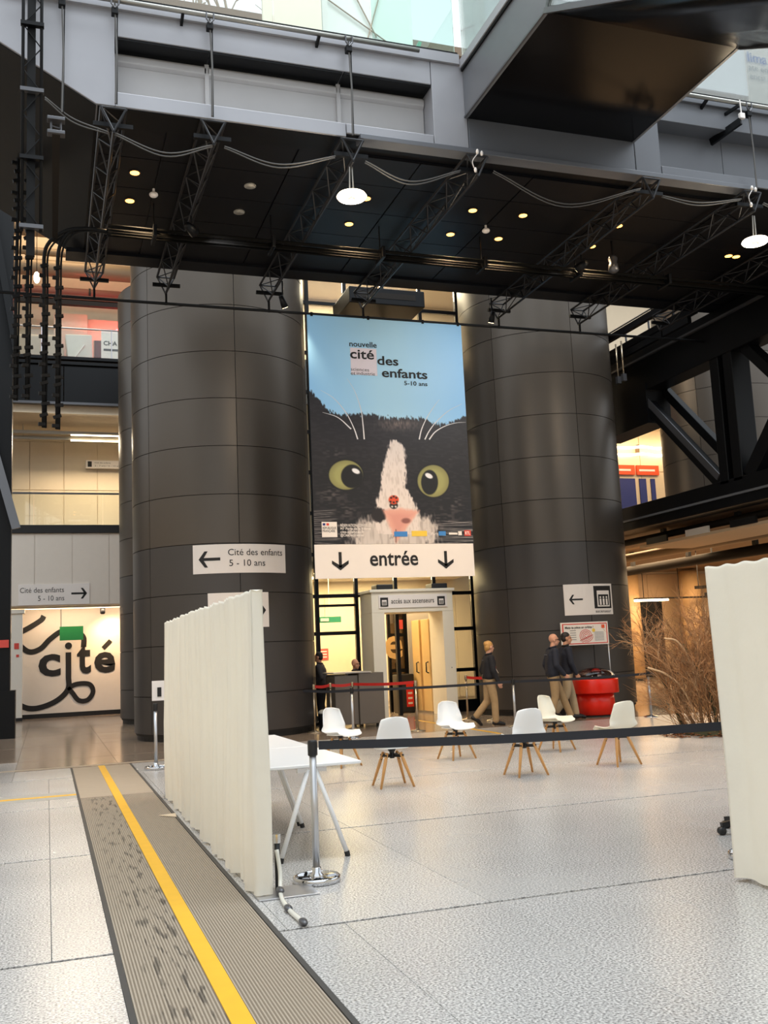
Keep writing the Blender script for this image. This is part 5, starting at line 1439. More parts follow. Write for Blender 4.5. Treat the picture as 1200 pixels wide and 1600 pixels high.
def chair(label, x, y, rz, shell_m, pad):
    c = thing('shell_chair', label, 'chair', (x, y, 0), 'white shell chairs', rz, local=True)
    s = shell_mesh().build('seat_shell', shell_m, c, smooth=True)
    md = s.modifiers.new('thick', 'SOLIDIFY'); md.thickness = 0.012; md.offset = -1
    if pad: pad_mesh().build('seat_pad', 'chair_pad' if shell_m == 'chair_white' else 'chair_cream', c, smooth=True)
    for sx_ in (-1, 1):
        for sy in (-1, 1):
            top = Vector((sx_*0.085, sy*0.085, 0.40)); ft = Vector((sx_*0.205, sy*0.2, 0.0))
            d = (ft-top)
            leg = MB().tube([top, top+d*0.3, ft], 0.016, 10, rr=[0.019, 0.021, 0.0135]).build('leg', 'wood', c, smooth=True)
            for k in (0.12, 0.22):
                p = top+d*k; MB().ell(p+Vector((-sy*0.0, -sy*0.017, 0)), (0.008, 0.008, 0.008), 8, 6).build('bolt', 'black_plastic', leg)
    br_ = MB(); br_.bar((-0.11, -0.11, 0.365), (0.11, 0.11, 0.365), 0.028, 0.035).build('bracket', 'black_plastic', c)
    MB().bar((-0.11, 0.11, 0.362), (0.11, -0.11, 0.362), 0.028, 0.035).build('bracket', 'black_plastic', c)
    MB().lathe([(0.03, 0.33), (0.03, 0.40), (0.05, 0.43), (0.05, 0.442)], (0, 0, 0), 14).build('swivel_post', 'black_plastic', c, smooth=True)
    return c
# rz: direction in which the seat faces, measured from +Y
chair('white shell chair facing forward, nearest to the white table', 4.02, 14.0, R(180+28), 'chair_white', True)
chair('white shell chair turned away, just right of the white table', 3.95, 11.55, R(-4), 'chair_white', True)
chair('white shell chair facing forward, in front of the cream doorway', 5.72, 13.78, R(180+12), 'chair_white', True)
chair('white shell chair turned away, in the middle of the front row', 5.68, 11.46, R(2), 'chair_white', True)
chair('cream shell chair facing forward, in front of the walking men', 7.36, 13.75, R(180+28), 'chair_cream', True)
chair('cream shell chair turned away, rightmost, in front of the red coin table', 7.12, 11.62, R(10), 'chair_cream', True)

# ================================================================== folding tables
def table(label, x0, x1, y0, y1):
    t = thing('folding_table', label, 'table', ((x0+x1)/2, (y0+y1)/2, 0), 'white tables beside the curtain')
    bevel(B(x0, x1, y0, y1, 0.715, 0.74).build('top', 'table_white', t), 0.006)
    cx = (x0+x1)/2
    for y in (y0+0.03, y1-0.08):
        MB().bar((cx-0.12, y, 0.695), (cx+0.12, y, 0.695), 0.03, 0.035).build('leg_clamp', 'chrome', t)
        for s in (-1, 1):
            d = MB().tube([(cx+s*0.03, y, 0.70), (cx+s*0.27, y, 0.025)], 0.019, 10).build('leg', 'table_white', t, smooth=True)
            MB().tube([(cx+s*0.265, y, 0.04), (cx+s*0.275, y, 0.0)], 0.022, 10).build('rubber_foot', 'black_plastic', d)
    MB().bar((cx, y0+0.06, 0.70), (cx, y1-0.1, 0.70), 0.04, 0.03).build('rail', 'table_white', t)
table('white folding table, nearer one, half behind the curtain', 1.6, 2.42, 7.85, 9.45)
table('white folding table, farther one, touching the nearer table', 1.6, 2.42, 9.46, 11.1)

# ================================================================== stanchions and belts
def stanchion(label, x, y, h, post='alu', head='black_plastic', base='chrome', rb=0.17, spokes=False, group='belt posts', r_=0.026):
    s = thing('belt_post', label, 'barrier post', (x, y, 0), group)
    MB().tube([(x, y, 0.03), (x, y, h-0.1)], r_, 16).build('pole', post, s, smooth=True)
    bevel(MB().lathe([(r_+0.008, h-0.11), (r_+0.010, h-0.10), (r_+0.010, h-0.01), (r_+0.004, h)], (x, y, 0), 16).build('belt_head', head, s, smooth=True), 0.002)
    if spokes:
        n = 40; mb = MB()
        mb.lathe([(rb-0.01, 0.0), (rb, 0.006), (rb, 0.04), (rb-0.008, 0.046), (rb-0.016, 0.04), (rb-0.016, 0.0)], (x, y, 0), 40).build('base_ring', base, s, smooth=True)
        for k in range(5):
            a = 2*math.pi*k/5+0.3
            MB().bar((x+0.02*math.cos(a), y+0.02*math.sin(a), 0.03), (x+(rb-0.012)*math.cos(a), y+(rb-0.012)*math.sin(a), 0.03), 0.035, 0.018).build('spoke', base, s)
        MB().lathe([(0.05, 0.01), (0.05, 0.05), (0.033, 0.065), (0.033, 0.1)], (x, y, 0), 20).build('hub', base, s, smooth=True)
    else:
        MB().lathe([(rb, 0.0), (rb, 0.012), (rb*0.8, 0.028), (0.04, 0.04), (0.03, 0.06)], (x, y, 0), 28).build('base', base, s, smooth=True)
    return s
def belt(label, pts, m, h=0.048, group='barrier belts'):
    mb = MB(); P = []
    for i in range(len(pts)-1):
        p, q = Vector(pts[i]), Vector(pts[i+1])
        for k in range(9):
            t = k/8; c = p+(q-p)*t; P.append((c.x, c.y, c.z-0.02*math.sin(math.pi*t)))
    n = len(P); vs_ = []
    for (x, y, z) in P: vs_ += [(x, y-0.002, z-h/2), (x, y+0.002, z-h/2), (x, y+0.002, z+h/2), (x, y-0.002, z+h/2)]
    fs_ = [(4*i+a, 4*i+(a+1) % 4, 4*i+4+(a+1) % 4, 4*i+4+a) for i in range(n-1) for a in range(4)] + [(0, 1, 2, 3), (4*n-1, 4*n-2, 4*n-3, 4*n-4)]
    c = pts[0]
    return tag(mb.add(vs_, fs_).build('barrier_belt', m, loc=(c[0], c[1], c[2]-h)), label, 'barrier belt', group)
stanchion('silver belt post with open round base in front of the white table', 1.83, 7.13, 0.99, spokes=True)
stanchion('silver belt post hidden behind the right curtain end', 4.86, 6.22, 0.99, spokes=True)
belt('wide black belt in front of the chairs', [(1.875, 7.12, 0.95), (4.82, 6.23, 0.95)], 'black_belt', 0.062)
# black-belt row behind the chairs
rowp = [(4.2, 18.35, 'behind the left column edge'), (5.55, 18.45, 'left of the cream doorway'), (8.86, 18.2, 'right of the walking woman'), (12.05, 18.25, 'right of the red coin table'), (14.6, 16.0, 'beside the bare shrub')]
for x, y, lab in rowp[1:4]:
    stanchion('thin silver belt post with black head '+lab, x, y, 0.95, post='alu', rb=0.15)
for i in range(len(rowp)-1):
    lab = ('far left', 'crossing in front of the woman', 'passing the two men', 'running to the bare shrub')[i]
    a, b_ = rowp[i], rowp[i+1]
    if i == 0: a = (4.9, 19.7, '')
    belt('thin dark grey belt behind the chairs, '+lab, [(a[0], a[1], 0.9), (b_[0], b_[1], 0.9)], 'black_belt', 0.05)
# red-belt posts at the reception
redp = [(5.3, 20.38, 'nearest to the left column'), (5.75, 20.7, 'second from the left column'), (6.2, 20.55, 'in front of the reception desk'), (7.05, 18.95, 'in front of the doorway box'), (9.0, 20.9, 'behind the walking woman'), (9.3, 20.2, 'beside the right column')]
for x, y, lab in redp:
    stanchion('polished red-belt post '+lab, x, y, 1.0, post='brass_post', head='brass_post', base='brass_post', rb=0.16, group='red-belt posts', r_=0.022)
belt('red belt at the left column', [(5.33, 20.4, 0.95), (5.73, 20.69, 0.95)], 'red_belt', 0.06, 'red belts')
belt('red belt left of the reception desk', [(5.77, 20.69, 0.95), (6.18, 20.56, 0.95)], 'red_belt', 0.06, 'red belts')
belt('long red belt across the reception desk', [(6.22, 20.54, 0.95), (7.03, 18.97, 0.97)], 'red_belt', 0.06, 'red belts')
belt('short red belt behind the walking woman', [(9.02, 20.88, 0.95), (9.28, 20.22, 0.95)], 'red_belt', 0.06, 'red belts')
# sign post left of the curtain
t = stanchion('silver belt post with white sign holder peeking out left of the curtain', 1.57, 15.65, 0.98, spokes=True)
bevel(B(1.52, 1.78, 15.63, 15.66, 1.02, 1.32).build('sign_holder', 'sign_white', t), 0.004)
B(1.60, 1.66, 15.62, 15.63, 1.08, 1.22).build('print_mark', 'ink', t)
t = thing('waste_bag', 'small dark bin with crumpled clear bag at the left column foot', 'bin', (5.7, 21.1, 0))
MB().lathe([(0.11, 0.0), (0.13, 0.32), (0.12, 0.34)], (5.7, 21.1, 0), 16).build('bin', 'black_plastic', t, smooth=True)
MB().ell((5.7, 21.1, 0.36), (0.13, 0.13, 0.07), 10, 6).build('bag', 'plastic_wrap', t)
# castors of an office chair hidden behind the right curtain
t = thing('office_chair', 'black office chair base with castors showing behind the right curtain', 'chair', (5.48, 7.0, 0))
for k in range(5):
    a = 2*math.pi*k/5+3.0; ex, ey = 5.48+0.26*math.cos(a), 7.0+0.26*math.sin(a)
    MB().bar((5.48, 7.0, 0.12), (ex, ey, 0.08), 0.04, 0.035).build('base_arm', 'black_plastic', t)
    MB().lathe([(0.03, -0.025), (0.033, -0.01), (0.033, 0.01), (0.03, 0.025)], (ex, ey, 0.033), 14, 'y').build('castor', 'black_plastic', t, smooth=True)
MB().tube([(5.48, 7.0, 0.1), (5.48, 7.0, 0.42)], 0.03, 10).build('gas_lift', 'black_plastic', t)
bevel(B(5.46, 5.8, 6.82, 7.22, 0.42, 0.5).build('seat', 'jacket_black', t), 0.03, 3)
bevel(B(5.6, 5.96, 7.2, 7.26, 0.55, 0.95).build('backrest', 'jacket_black', t), 0.025, 3)
B(5.7, 5.8, 7.2, 7.24, 0.42, 0.6).build('back_support', 'black_plastic', t)

# ================================================================== red coin-spinner table
RX, RY = 11.48, 19.5
t = thing('coin_funnel', 'bright red round coin funnel table with clear dome', 'coin table', (RX, RY, 0))
MB().lathe([(0.36, 0.03), (0.41, 0.05), (0.415, 0.3), (0.40, 0.50)], (RX, RY, 0), 48).build('drum', 'red_plastic', t, smooth=True)
MB().lathe([(0.40, 0.50), (0.515, 0.505), (0.52, 0.52), (0.52, 0.79), (0.51, 0.81), (0.44, 0.815), (0.43, 0.78), (0.2, 0.66), (0.08, 0.55)], (RX, RY, 0), 56).build('bowl', 'red_plastic', t, smooth=True)
MB().lathe([(0.40, 0.0), (0.40, 0.03)], (RX, RY, 0), 40).build('plinth', 'kick_black', t)
n = 10; pr = [(0.45*math.cos(math.pi/2*k/n), 0.815+0.24*math.sin(math.pi/2*k/n)) for k in range(n)]+[(0.02, 1.055)]
MB().lathe(pr, (RX, RY, 0), 40).build('dome', 'dome_glass', t, smooth=True)
MB().lathe([(0.09, 0.82), (0.07, 0.86), (0.1, 0.9)], (RX+0.05, RY-0.1, 0), 16).build('coin_tray', 'alu', t, smooth=True)
bevel(B(RX-0.14, RX-0.02, RY-0.2, RY-0.1, 0.82, 0.95).build('coin_slot', 'black_plastic', t), 0.01)
MB().ell((RX+0.0, RY-0.1, 0.99), (0.1, 0.08, 0.05), 12, 8).build('red_knob', 'red_plastic', t, smooth=True)
MB().tube(spline([(RX+0.1, RY-0.15, 1.0), (RX+0.3, RY-0.2, 0.96), (RX+0.42, RY-0.2, 0.84)], 5), 0.012, 6).build('wire', 'sign_white', t, smooth=True)
p = thing('poster_stand', 'white poster with red spiral on a thin stand above the red coin table', 'poster', (11.6, 19.7, 0))
PXL, PXR, PYY = 10.84, 12.04, 19.68
bevel(B(PXL, PXR, PYY, PYY+0.03, 1.56, 2.07).build('board', 'poster_white', p), 0.003)
for x0, x1, z0, z1 in ((PXL+0.03, PXR-0.03, 2.02, 2.04), (PXL+0.03, PXR-0.03, 1.585, 1.605), (PXL+0.03, PXL+0.06, 1.605, 2.02), (PXR-0.05, PXR-0.03, 1.605, 2.02)):
    B(x0, x1, PYY-0.004, PYY, z0, z1).build('red_border', 'poster_red', p)
lettering('Mets ta pièce en orbite !', 'ink', p, PXL+0.1, PYY-0.005, 1.93, w=0.72, h=0.055, weight=0.02)
sp = [(11.46+(0.015+0.165*(k/70))*math.cos(k*0.36), 1.77+(0.015+0.14*(k/70))*math.sin(k*0.36)) for k in range(71)]
sp += [(11.3, 1.66), (11.38, 1.61)]
mb = MB(); strokes(mb, sp, 0.013, PYY-0.006); mb.build('spiral', 'poster_red', p)
MB().lathe([(0.0, -0.004), (0.04, -0.004), (0.04, 0), (0, 0)], (11.66, PYY-0.003, 1.88), 18, 'y').build('coin_print', 'logo_yellow', p)
for k in range(5):
    B(PXL+0.22, PXL+0.37, PYY-0.004, PYY, 1.68+0.05*k, 1.69+0.05*k).build('text_line', 'ink_soft', p)
for k in range(8): B(PXR-0.36, PXR-0.12, PYY-0.004, PYY, 1.65+0.026*k, 1.657+0.026*k).build('text_line', 'grey_ink', p)
B(PXR-0.17, PXR-0.09, PYY-0.004, PYY, 1.92, 2.0).build('logo_block', 'orange_sign', p)
for x in (PXL+0.02, PXR): MB().tube([(x, PYY+0.04, 0.0), (x, PYY+0.04, 2.07)], 0.016, 8).build('leg', 'alu', p, smooth=True)
# ================================================================== people (local frame: facing +X, left hand +Y)
def melt(mb, voxel=0.014, smooth_it=6):
    me = mb.mesh('tmp')
    ob = bpy.data.objects.new('tmp_body', me); COL.objects.link(ob)
    r_ = ob.modifiers.new('r', 'REMESH'); r_.mode = 'VOXEL'; r_.voxel_size = voxel
    s = ob.modifiers.new('s', 'SMOOTH'); s.iterations = smooth_it; s.factor = 0.5
    dg = bpy.context.evaluated_depsgraph_get()
    out = bpy.data.meshes.new_from_object(ob.evaluated_get(dg))
    bpy.data.objects.remove(ob); bpy.data.meshes.remove(me)
    out.polygons.foreach_set('use_smooth', [True]*len(out.polygons))
    return out
def put(name, me, m, parent):
    me.materials.clear(); me.materials.append(MATS[m])
    return link(name, me, parent)
def hand(mb, wrist, d, side):
    """palm, four fingers and thumb, gently curled; d = direction of the forearm"""
    w = Vector(wrist); d = Vector(d).normalized()
    f = Vector((1, 0, 0)); lat = Vector((0, 1, 0))*side
    a = (f - d*f.dot(d)).normalized()                   # across the palm (front to back)
    inn = d.cross(a).normalized()                       # towards the thigh
    if inn.y*side > 0: inn = -inn
    palm = w+d*0.05
    for t in (-0.03, -0.01, 0.01, 0.03): mb.chain([w+a*t*0.6, w+d*0.085+a*t], [0.019, 0.017], 0.6, 8)
    for i, t in enumerate((0.033, 0.011, -0.011, -0.032)):
        L = (0.075, 0.085, 0.08, 0.062)[i]
        b_ = w+d*0.088+a*t
        mb.chain([b_, b_+d*L*0.5+inn*0.008, b_+d*L*0.85+inn*0.032], [0.0105, 0.010, 0.008], 0.6, 8)
    tb = w+d*0.03+a*0.035
    mb.chain([tb, tb+d*0.035+a*0.022+inn*0.01, tb+d*0.065+a*0.022+inn*0.02], [0.014, 0.012, 0.009], 0.6, 8)
def head_shape(mb, c, yaw, s=1.0):
    """c = centre of the head; face towards yaw in the local frame"""
    c = Vector(c); M = Matrix.Rotation(yaw, 3, 'Z')
    def at_(x, y, z): return c+M@Vector((x, y, z))*s
    mb.ell(at_(-0.012, 0, 0.03), (0.092*s, 0.077*s, 0.095*s), 20, 14)
    mb.ell(at_(0.03, 0, -0.045), (0.06*s, 0.058*s, 0.075*s), 16, 12)
    mb.ell(at_(0.055, 0, -0.092), (0.03*s, 0.032*s, 0.028*s), 12, 10)
    mb.chain([at_(0.085, 0, 0.0), at_(0.11, 0, -0.035)], [0.011*s, 0.016*s], 0.5, 8)
    mb.ell(at_(0.085, 0, -0.068), (0.016*s, 0.026*s, 0.008*s), 10, 8)
    mb.ell(at_(0.078, 0, 0.025), (0.02*s, 0.055*s, 0.012*s), 12, 8)
    for sd in (-1, 1): mb.ell(at_(-0.005, sd*0.078, -0.012), (0.022*s, 0.012*s, 0.034*s), 10, 8)
    return at_
def person(label, x, y, rz, H, pose, cl):
    """pose: joint positions in metres for a 1.75 m figure"""
    k = H/1.75
    p = thing('person', label, 'person', (x, y, 0), 'people in the hall', rz, local=True)
    S = lambda v: tuple(a*k for a in v)
    P = {n: S(v) for n, v in pose.items() if isinstance(v, tuple)}
    mb = MB()
    hc = Vector(P['head'])
    at_ = head_shape(mb, hc, pose.get('yaw', 0), k)
    neck = Vector(P['neck'])
    mb.chain([neck-Vector((0, 0, 0.04)), hc+Vector((-0.02, 0, -0.06))*k], [0.058*k, 0.05*k])
    pel, chest = Vector(P['pelvis']), Vector(P['chest'])
    for yy in (-0.07, 0.0, 0.07):
        mb.chain([pel+Vector((0, yy*k, 0)), (pel+chest)/2+Vector((0, yy*k*0.85, 0)), chest+Vector((0, yy*k*1.3, 0))], [0.098*k, 0.09*k, 0.098*k])
    for sd, n in ((1, 'l'), (-1, 'r')):
        sh, el, wr = Vector(P['sh_'+n]), Vector(P['el_'+n]), Vector(P['wr_'+n])
        mb.chain([chest+Vector((0, sd*0.08*k, 0.06*k)), sh, el, wr], [0.07*k, 0.056*k, 0.042*k, 0.027*k])
        hand(mb, wr, wr-el, sd)
        hp, kn, an, to = Vector(P['hip_'+n]), Vector(P['kn_'+n]), Vector(P['an_'+n]), Vector(P['to_'+n])
        mb.chain([hp, kn, an], [0.085*k, 0.056*k, 0.04*k]); mb.chain([an, to], [0.04*k, 0.03*k])
    put('body', melt(mb, 0.0115, 4), cl.get('skin', 'skin'), p)
    # eyes
    for sd in (-1, 1):
        MB().ell(at_(0.072, sd*0.03, 0.006), (0.012*k, 0.014*k, 0.009*k), 10, 8).build('eye', 'shoe_black', p, smooth=True)
    # trousers
    mb = MB()
    for yy in (-0.07, 0.0, 0.07): mb.chain([pel+Vector((0, yy*k, 0.09*k)), pel+Vector((0, yy*k, -0.02))], [0.112*k, 0.118*k])
    for n in 'lr':
        hp, kn, an = Vector(P['hip_'+n]), Vector(P['kn_'+n]), Vector(P['an_'+n])
        mb.chain([hp, hp.lerp(kn, 0.5), kn, kn.lerp(an, 0.45), an+(kn-an)*0.06], [0.108*k, 0.097*k, 0.078*k, 0.077*k, 0.071*k])
    put('trousers', melt(mb, 0.014, 5), cl['trousers'], p)
    # jacket
    mb = MB(); lo = Vector((0, 0, cl.get('hem', 0.0)))
    for yy in (-0.085, 0.0, 0.085):
        mb.chain([pel+Vector((0, yy*k*1.0, 0.05*k))+lo, (pel+chest)/2+Vector((-0.005, yy*k*1.0, 0.02)), chest+Vector((0, yy*k*1.3, 0.0)), chest+Vector((0, yy*k*0.9, 0.085*k))], [0.132*k, 0.134*k, 0.132*k, 0.088*k])
    for sd, n in ((1, 'l'), (-1, 'r')):
        sh, el, wr = Vector(P['sh_'+n]), Vector(P['el_'+n]), Vector(P['wr_'+n])
        mb.chain([chest+Vector((0, sd*0.1*k, 0.06*k)), sh, sh.lerp(el, 0.5), el, wr+(el-wr)*0.06], [0.085*k, 0.078*k, 0.07*k, 0.064*k, 0.046*k])
    j = put('jacket', melt(mb, 0.014, 5), cl['jacket'], p)
    MB().tube([neck+Vector((0.062*math.cos(a)*k, 0.062*math.sin(a)*k, 0.012*math.cos(a))) for a in [2*math.pi*i/18 for i in range(19)]], 0.022*k, 8).build('collar', cl.get('collar', cl['jacket']), j, smooth=True)
    # shoes
    for n in 'lr':
        an, to = Vector(P['an_'+n]), Vector(P['to_'+n])
        d = to-an; fl = Vector((d.x, d.y, 0)).normalized()
        mb = MB(); heel = an-fl*0.045*k+d.normalized()*0.0
        up = Vector((0, 0, 1)) if abs(d.z) < 0.12 else Vector((0.4, 0, 0.9))
        sole = Vector((0, 0, -0.045*k)) if abs(d.z) < 0.12 else d.normalized().cross(Vector((0, 1, 0)))*0.045*k
        if sole.z > 0: sole = -sole
        mb.chain([an-fl*0.04*k+sole*0.6, an+d*0.5+sole*0.2, to+d.normalized()*0.045*k], [0.045*k, 0.046*k, 0.034*k], 0.4)
        mb.chain([an, an+Vector((0, 0, 0.03*k))], [0.046*k, 0.044*k])
        put('shoe', melt(mb, 0.011, 4), 'shoe_black', p)
    return p, at_, k
def hair_cap(p, at_, k, m, top=0.045, back=True, bun=False, short=True):
    mb = MB(); off = 0.0
    mb.ell(at_(-0.022, 0, 0.048), (0.096*k, 0.082*k, 0.086*k), 18, 12)
    mb.ell(at_(-0.05, 0, -0.005), (0.066*k, 0.078*k, 0.075*k), 16, 10)
    if bun:
        mb.ell(at_(-0.085, 0, 0.07), (0.05*k, 0.055*k, 0.055*k), 14, 10); mb.ell(at_(-0.02, 0, 0.1), (0.06*k, 0.055*k, 0.04*k), 14, 10)
        mb.chain([at_(-0.07, 0.02, -0.03), at_(-0.06, 0.015, -0.1)], [0.04*k, 0.018*k])
    put('hair', melt(mb, 0.011, 2), m, p)
walk = dict(head=(0.03, 0, 1.635), neck=(0.0, 0, 1.49), chest=(0.0, 0, 1.30), pelvis=(-0.02, 0, 0.97), yaw=0.0,
            sh_l=(-0.01, 0.2, 1.40), el_l=(-0.10, 0.25, 1.14), wr_l=(-0.02, 0.245, 0.90),
            sh_r=(0.01, -0.2, 1.40), el_r=(0.03, -0.255, 1.14), wr_r=(0.13, -0.23, 0.91),
            hip_l=(-0.02, 0.09, 0.92), kn_l=(-0.06, 0.09, 0.50), an_l=(-0.33, 0.085, 0.19), to_l=(-0.24, 0.085, 0.055),
            hip_r=(-0.01, -0.09, 0.92), kn_r=(0.06, -0.09, 0.49), an_r=(0.06, -0.09, 0.085), to_r=(0.19, -0.095, 0.04))
p, at_, k = person('blond woman in black jacket and khaki trousers walking right before the right column', 8.72, 19.0, R(-12), 1.72, dict(walk, yaw=0.35), dict(trousers='khaki', jacket='jacket_black', skin='skin_pink', hem=0.02))
hair_cap(p, at_, k, 'hair_blond', bun=True)
MB().bar((0.125, 0.03, 1.36), (0.14, 0.03, 1.17), 0.02, 0.05).build('red_strap', 'lanyard_red', p)
MB().bar((0.135, 0.0, 1.17), (0.19, -0.02, 1.06), 0.008, 0.008).build('badge_cord', 'sign_white', p)
bevel(B(-0.16, -0.10, -0.06, 0.06, 0.96, 1.05).build('belt_pouch', 'black_plastic', p), 0.015)
B(-0.141, -0.136, -0.1, 0.02, 1.335, 1.35).build('back_print', 'grey_ink', p)
m1 = dict(walk, head=(0.05, 0, 1.63), neck=(0.01, 0, 1.485), yaw=0.0,
          kn_l=(0.16, 0.09, 0.53), an_l=(0.32, 0.085, 0.1), to_l=(0.46, 0.085, 0.085), kn_r=(-0.02, -0.09, 0.49), an_r=(-0.14, -0.09, 0.10), to_r=(-0.02, -0.09, 0.04),
          el_r=(0.0, -0.27, 1.13), wr_r=(0.16, -0.25, 0.93))
p, at_, k = person('bald man with glasses in navy jacket and khaki trousers, nearer of the two walking men', 10.08, 18.75, R(-14), 1.82, m1, dict(trousers='khaki', jacket='jacket_navy', skin='skin_pink', hem=-0.05))
mb = MB()
for s in (-1, 1): mb.tube([at_(0.092, s*0.055, 0.008), at_(0.0, s*0.082, 0.006)], 0.004, 6)
mb.build('glasses_arms', 'black_plastic', p)
for s in (-1, 1):
    MB().tube([at_(0.098, s*0.034+0.026*math.cos(a), 0.004+0.018*math.sin(a)) for a in [2*math.pi*i/14 for i in range(15)]], 0.0035, 6).build('glasses_rim', 'black_plastic', p)
B(-0.149, -0.143, -0.12, 0.1, 1.385, 1.40).build('back_print', 'grey_ink', p)
m2 = dict(walk, head=(0.04, 0, 1.635), yaw=-0.1)
p, at_, k = person('man with short dark hair in navy jacket, farther of the two walking men', 10.62, 19.15, R(-14), 1.84, dict(m2, kn_l=(0.10, 0.09, 0.5), an_l=(0.16, 0.085, 0.09), to_l=(0.29, 0.085, 0.045), kn_r=(-0.06, -0.09, 0.5), an_r=(-0.3, -0.09, 0.17), to_r=(-0.2, -0.09, 0.05)), dict(trousers='khaki_pale', jacket='jacket_navy', collar='shoe_black', hem=-0.05))
hair_cap(p, at_, k, 'hair_dark')
# seated man behind the desk
seat = dict(head=(0.03, 0, 1.20), neck=(0.0, 0, 1.06), chest=(-0.01, 0, 0.87), pelvis=(-0.06, 0, 0.55), yaw=0.3,
            sh_l=(-0.01, 0.2, 0.97), el_l=(0.05, 0.25, 0.72), wr_l=(0.26, 0.16, 0.72), sh_r=(-0.01, -0.2, 0.97), el_r=(0.05, -0.25, 0.72), wr_r=(0.26, -0.16, 0.72),
            hip_l=(-0.04, 0.09, 0.52), kn_l=(0.36, 0.1, 0.52), an_l=(0.34, 0.1, 0.09), to_l=(0.47, 0.1, 0.045), hip_r=(-0.04, -0.09, 0.52), kn_r=(0.36, -0.1, 0.52), an_r=(0.34, -0.1, 0.09), to_r=(0.47, -0.1, 0.045))
seat = {n: ((v[0], v[1], v[2]+0.15) if isinstance(v, tuple) else v) for n, v in seat.items()}
p, at_, k = person('seated man with glasses looking over the reception desk', 6.85, 22.45, R(-70), 1.75, seat, dict(trousers='jacket_black', jacket='jacket_grey'))
for s in (-1, 1):
    MB().tube([at_(0.098, s*0.034+0.026*math.cos(a), 0.004+0.018*math.sin(a)) for a in [2*math.pi*i/14 for i in range(15)]], 0.0035, 6).build('glasses_rim', 'black_plastic', p)
t = thing('office_stool', 'dark stool under the man behind the reception desk', 'stool', (6.83, 22.5, 0))
bevel(B(6.62, 7.04, 22.3, 22.72, 0.52, 0.58).build('seat', 'jacket_black', t), 0.02)
MB().tube([(6.83, 22.5, 0.02), (6.83, 22.5, 0.52)], 0.03, 10).build('stem', 'black_plastic', t)
MB().lathe([(0.2, 0), (0.2, 0.03), (0.04, 0.06)], (6.83, 22.5, 0), 20).build('base', 'black_plastic', t)
B(6.7, 7.2, 21.85, 22.3, 0.1, 0.14).build('footrest', 'black_plastic', t); MB().bar((6.83, 22.5, 0.12), (6.9, 22.2, 0.12), 0.05, 0.03).build('footrest_arm', 'black_plastic', t)
stand = dict(walk, kn_l=(0.01, 0.09, 0.5), an_l=(-0.02, 0.09, 0.085), to_l=(0.11, 0.1, 0.04), kn_r=(0.01, -0.09, 0.5), an_r=(-0.02, -0.09, 0.085), to_r=(0.11, -0.1, 0.04), hip_r=(-0.02, -0.09, 0.92), wr_r=(0.1, -0.2, 0.95), wr_l=(0.1, 0.2, 0.95))
p, at_, k = person('man in grey jacket standing half hidden at the left column edge', 5.98, 22.35, R(150), 1.66, stand, dict(trousers='jacket_black', jacket='jacket_grey'))
hair_cap(p, at_, k, 'hair_dark')
# ================================================================== bare shrub by the right curtain
sh = thing('bare_shrub', 'big leafless brown shrub standing left of the right curtain', 'shrub', (10.6, 14.3, 0))
random.seed(21)
mbs = [MB(), MB(), MB()]
stems = []
for i in range(15):
    a = 2*math.pi*i/15; r0 = random.uniform(0.1, 0.75)
    stems.append((10.82+r0*math.cos(a), 14.3+r0*math.sin(a), a))
for i, (x, y, a) in enumerate(stems):
    tip = Vector((math.cos(a)*random.uniform(0.1, 0.5), math.sin(a)*0.3, 1)).normalized()
    pts = [Vector((x, y, 0))]
    d = tip
    for k in range(5):
        d = (d+Vector((random.uniform(-.25, .25), random.uniform(-.25, .25), 0.1))).normalized()
        pts.append(pts[-1]+d*random.uniform(0.22, 0.36))
    MB().tube(pts, 0.02, 7, rr=[0.034-0.0045*k for k in range(6)]).build('stem', 'bark' if i % 3 else 'moss', sh, smooth=True)
    for k in range(1, 6):
        for _ in range(4):
            e = (d+Vector((random.uniform(-1.0, 1.0), random.uniform(-1, 1), random.uniform(-0.3, 0.9)))).normalized()
            twigs(mbs[random.randint(0, 1) if random.random() < .85 else 2], pts[k], e, random.uniform(0.3, 0.6), 0.0085, 3, 0.75, 0.0, 3)
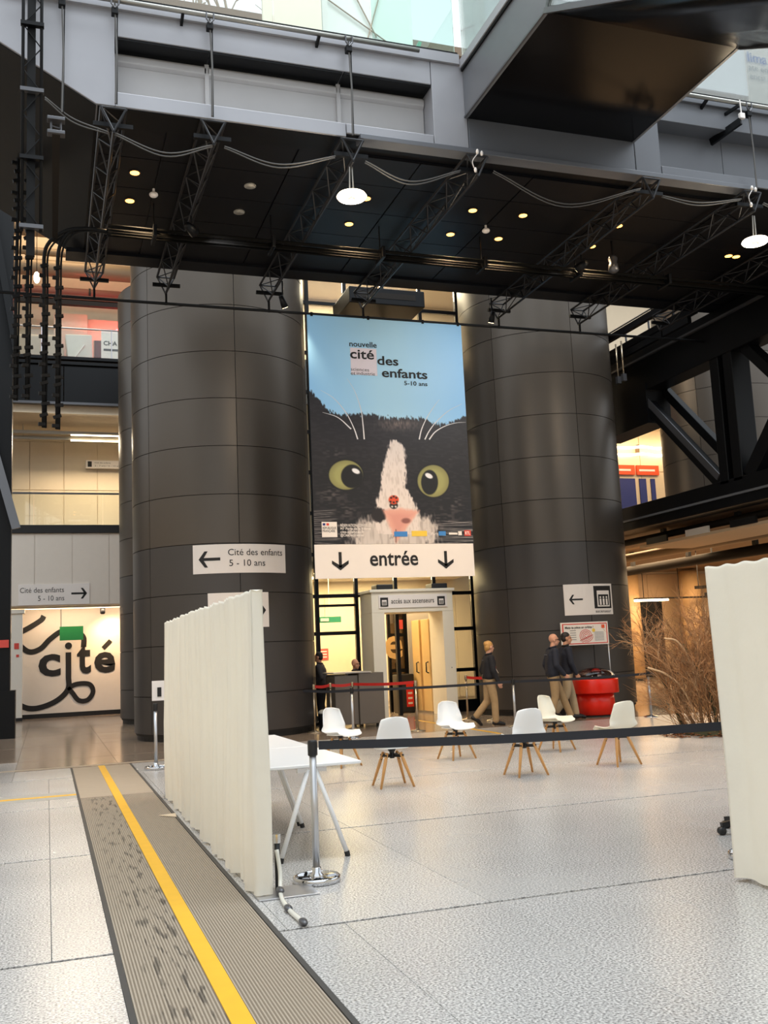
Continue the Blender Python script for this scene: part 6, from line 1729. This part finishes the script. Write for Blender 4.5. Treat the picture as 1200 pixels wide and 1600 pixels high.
# a dense skirt of thin twigs low down
for i in range(420):
    a = random.uniform(0, 6.283); r0 = math.sqrt(random.random())*0.85
    p_ = (10.82+r0*math.cos(a)*1.15, 14.3+r0*math.sin(a)*0.8, random.uniform(0.0, 1.3))
    e = Vector((math.cos(a)*random.uniform(0, 0.9), math.sin(a)*0.6, random.uniform(0.3, 1.2))).normalized()
    twigs(mbs[i % 2], p_, e, random.uniform(0.25, 0.5), 0.006, 2, 0.7, 0.0, 3)
for i in range(380):
    a = random.uniform(0, 6.283); r0 = math.sqrt(random.random())*0.6
    p_ = (11.0+r0*math.cos(a)*1.2, 14.3+r0*math.sin(a)*0.8, random.uniform(0.0, 1.9))
    e = Vector((math.cos(a)*random.uniform(0, 0.7), math.sin(a)*0.6, random.uniform(0.2, 1.2))).normalized()
    twigs(mbs[i % 2], p_, e, random.uniform(0.25, 0.5), 0.006, 2, 0.7, 0.0, 3)
for i, m in enumerate(('bark', 'twig', 'twig_pale')):
    o = mbs[i].build('twigs', m, sh); tag(o, kind='stuff')
for pts in ([(9.75, 14.2, 1.62), (10.0, 14.2, 1.55), (10.25, 14.25, 1.2), (10.4, 14.3, 0.6), (10.45, 14.3, 0.0)], [(10.9, 14.0, 1.0), (10.8, 14.05, 0.55), (10.95, 14.0, 0.2), (10.98, 14.0, 0.0)], [(9.45, 14.3, 1.15), (9.8, 14.3, 1.02), (10.1, 14.3, 0.75), (10.35, 14.3, 0.2)]):
    MB().tube(spline(pts, 5), 0.016, 7).build('branch', 'twig_pale', sh, smooth=True)
mb = MB()
for i in range(500):
    a = random.uniform(0, 6.283); r0 = math.sqrt(random.random())*1.0
    x, y, z = 10.7+r0*math.cos(a), 14.3+r0*math.sin(a)*0.8, 0.004+0.12*random.random()*max(0, 1-r0)
    t = random.uniform(0, 6.283); l = random.uniform(0.03, 0.06)
    c, s = math.cos(t)*l, math.sin(t)*l
    mb.add([(x-c, y-s, z), (x+s*0.5, y-c*0.5, z+0.012), (x+c, y+s, z+0.004), (x-s*0.5, y+c*0.5, z+0.015)], [(0, 1, 2, 3)])
o = mb.build('leaf_litter', 'leaf_litter', sh); tag(o, kind='stuff')
mb = MB()
MB().lathe([(0.62, 0.0), (0.55, 0.04), (0.3, 0.1), (0.05, 0.13)], (10.75, 14.3, 0), 28).build('soil_mound', 'moss', sh, smooth=True)
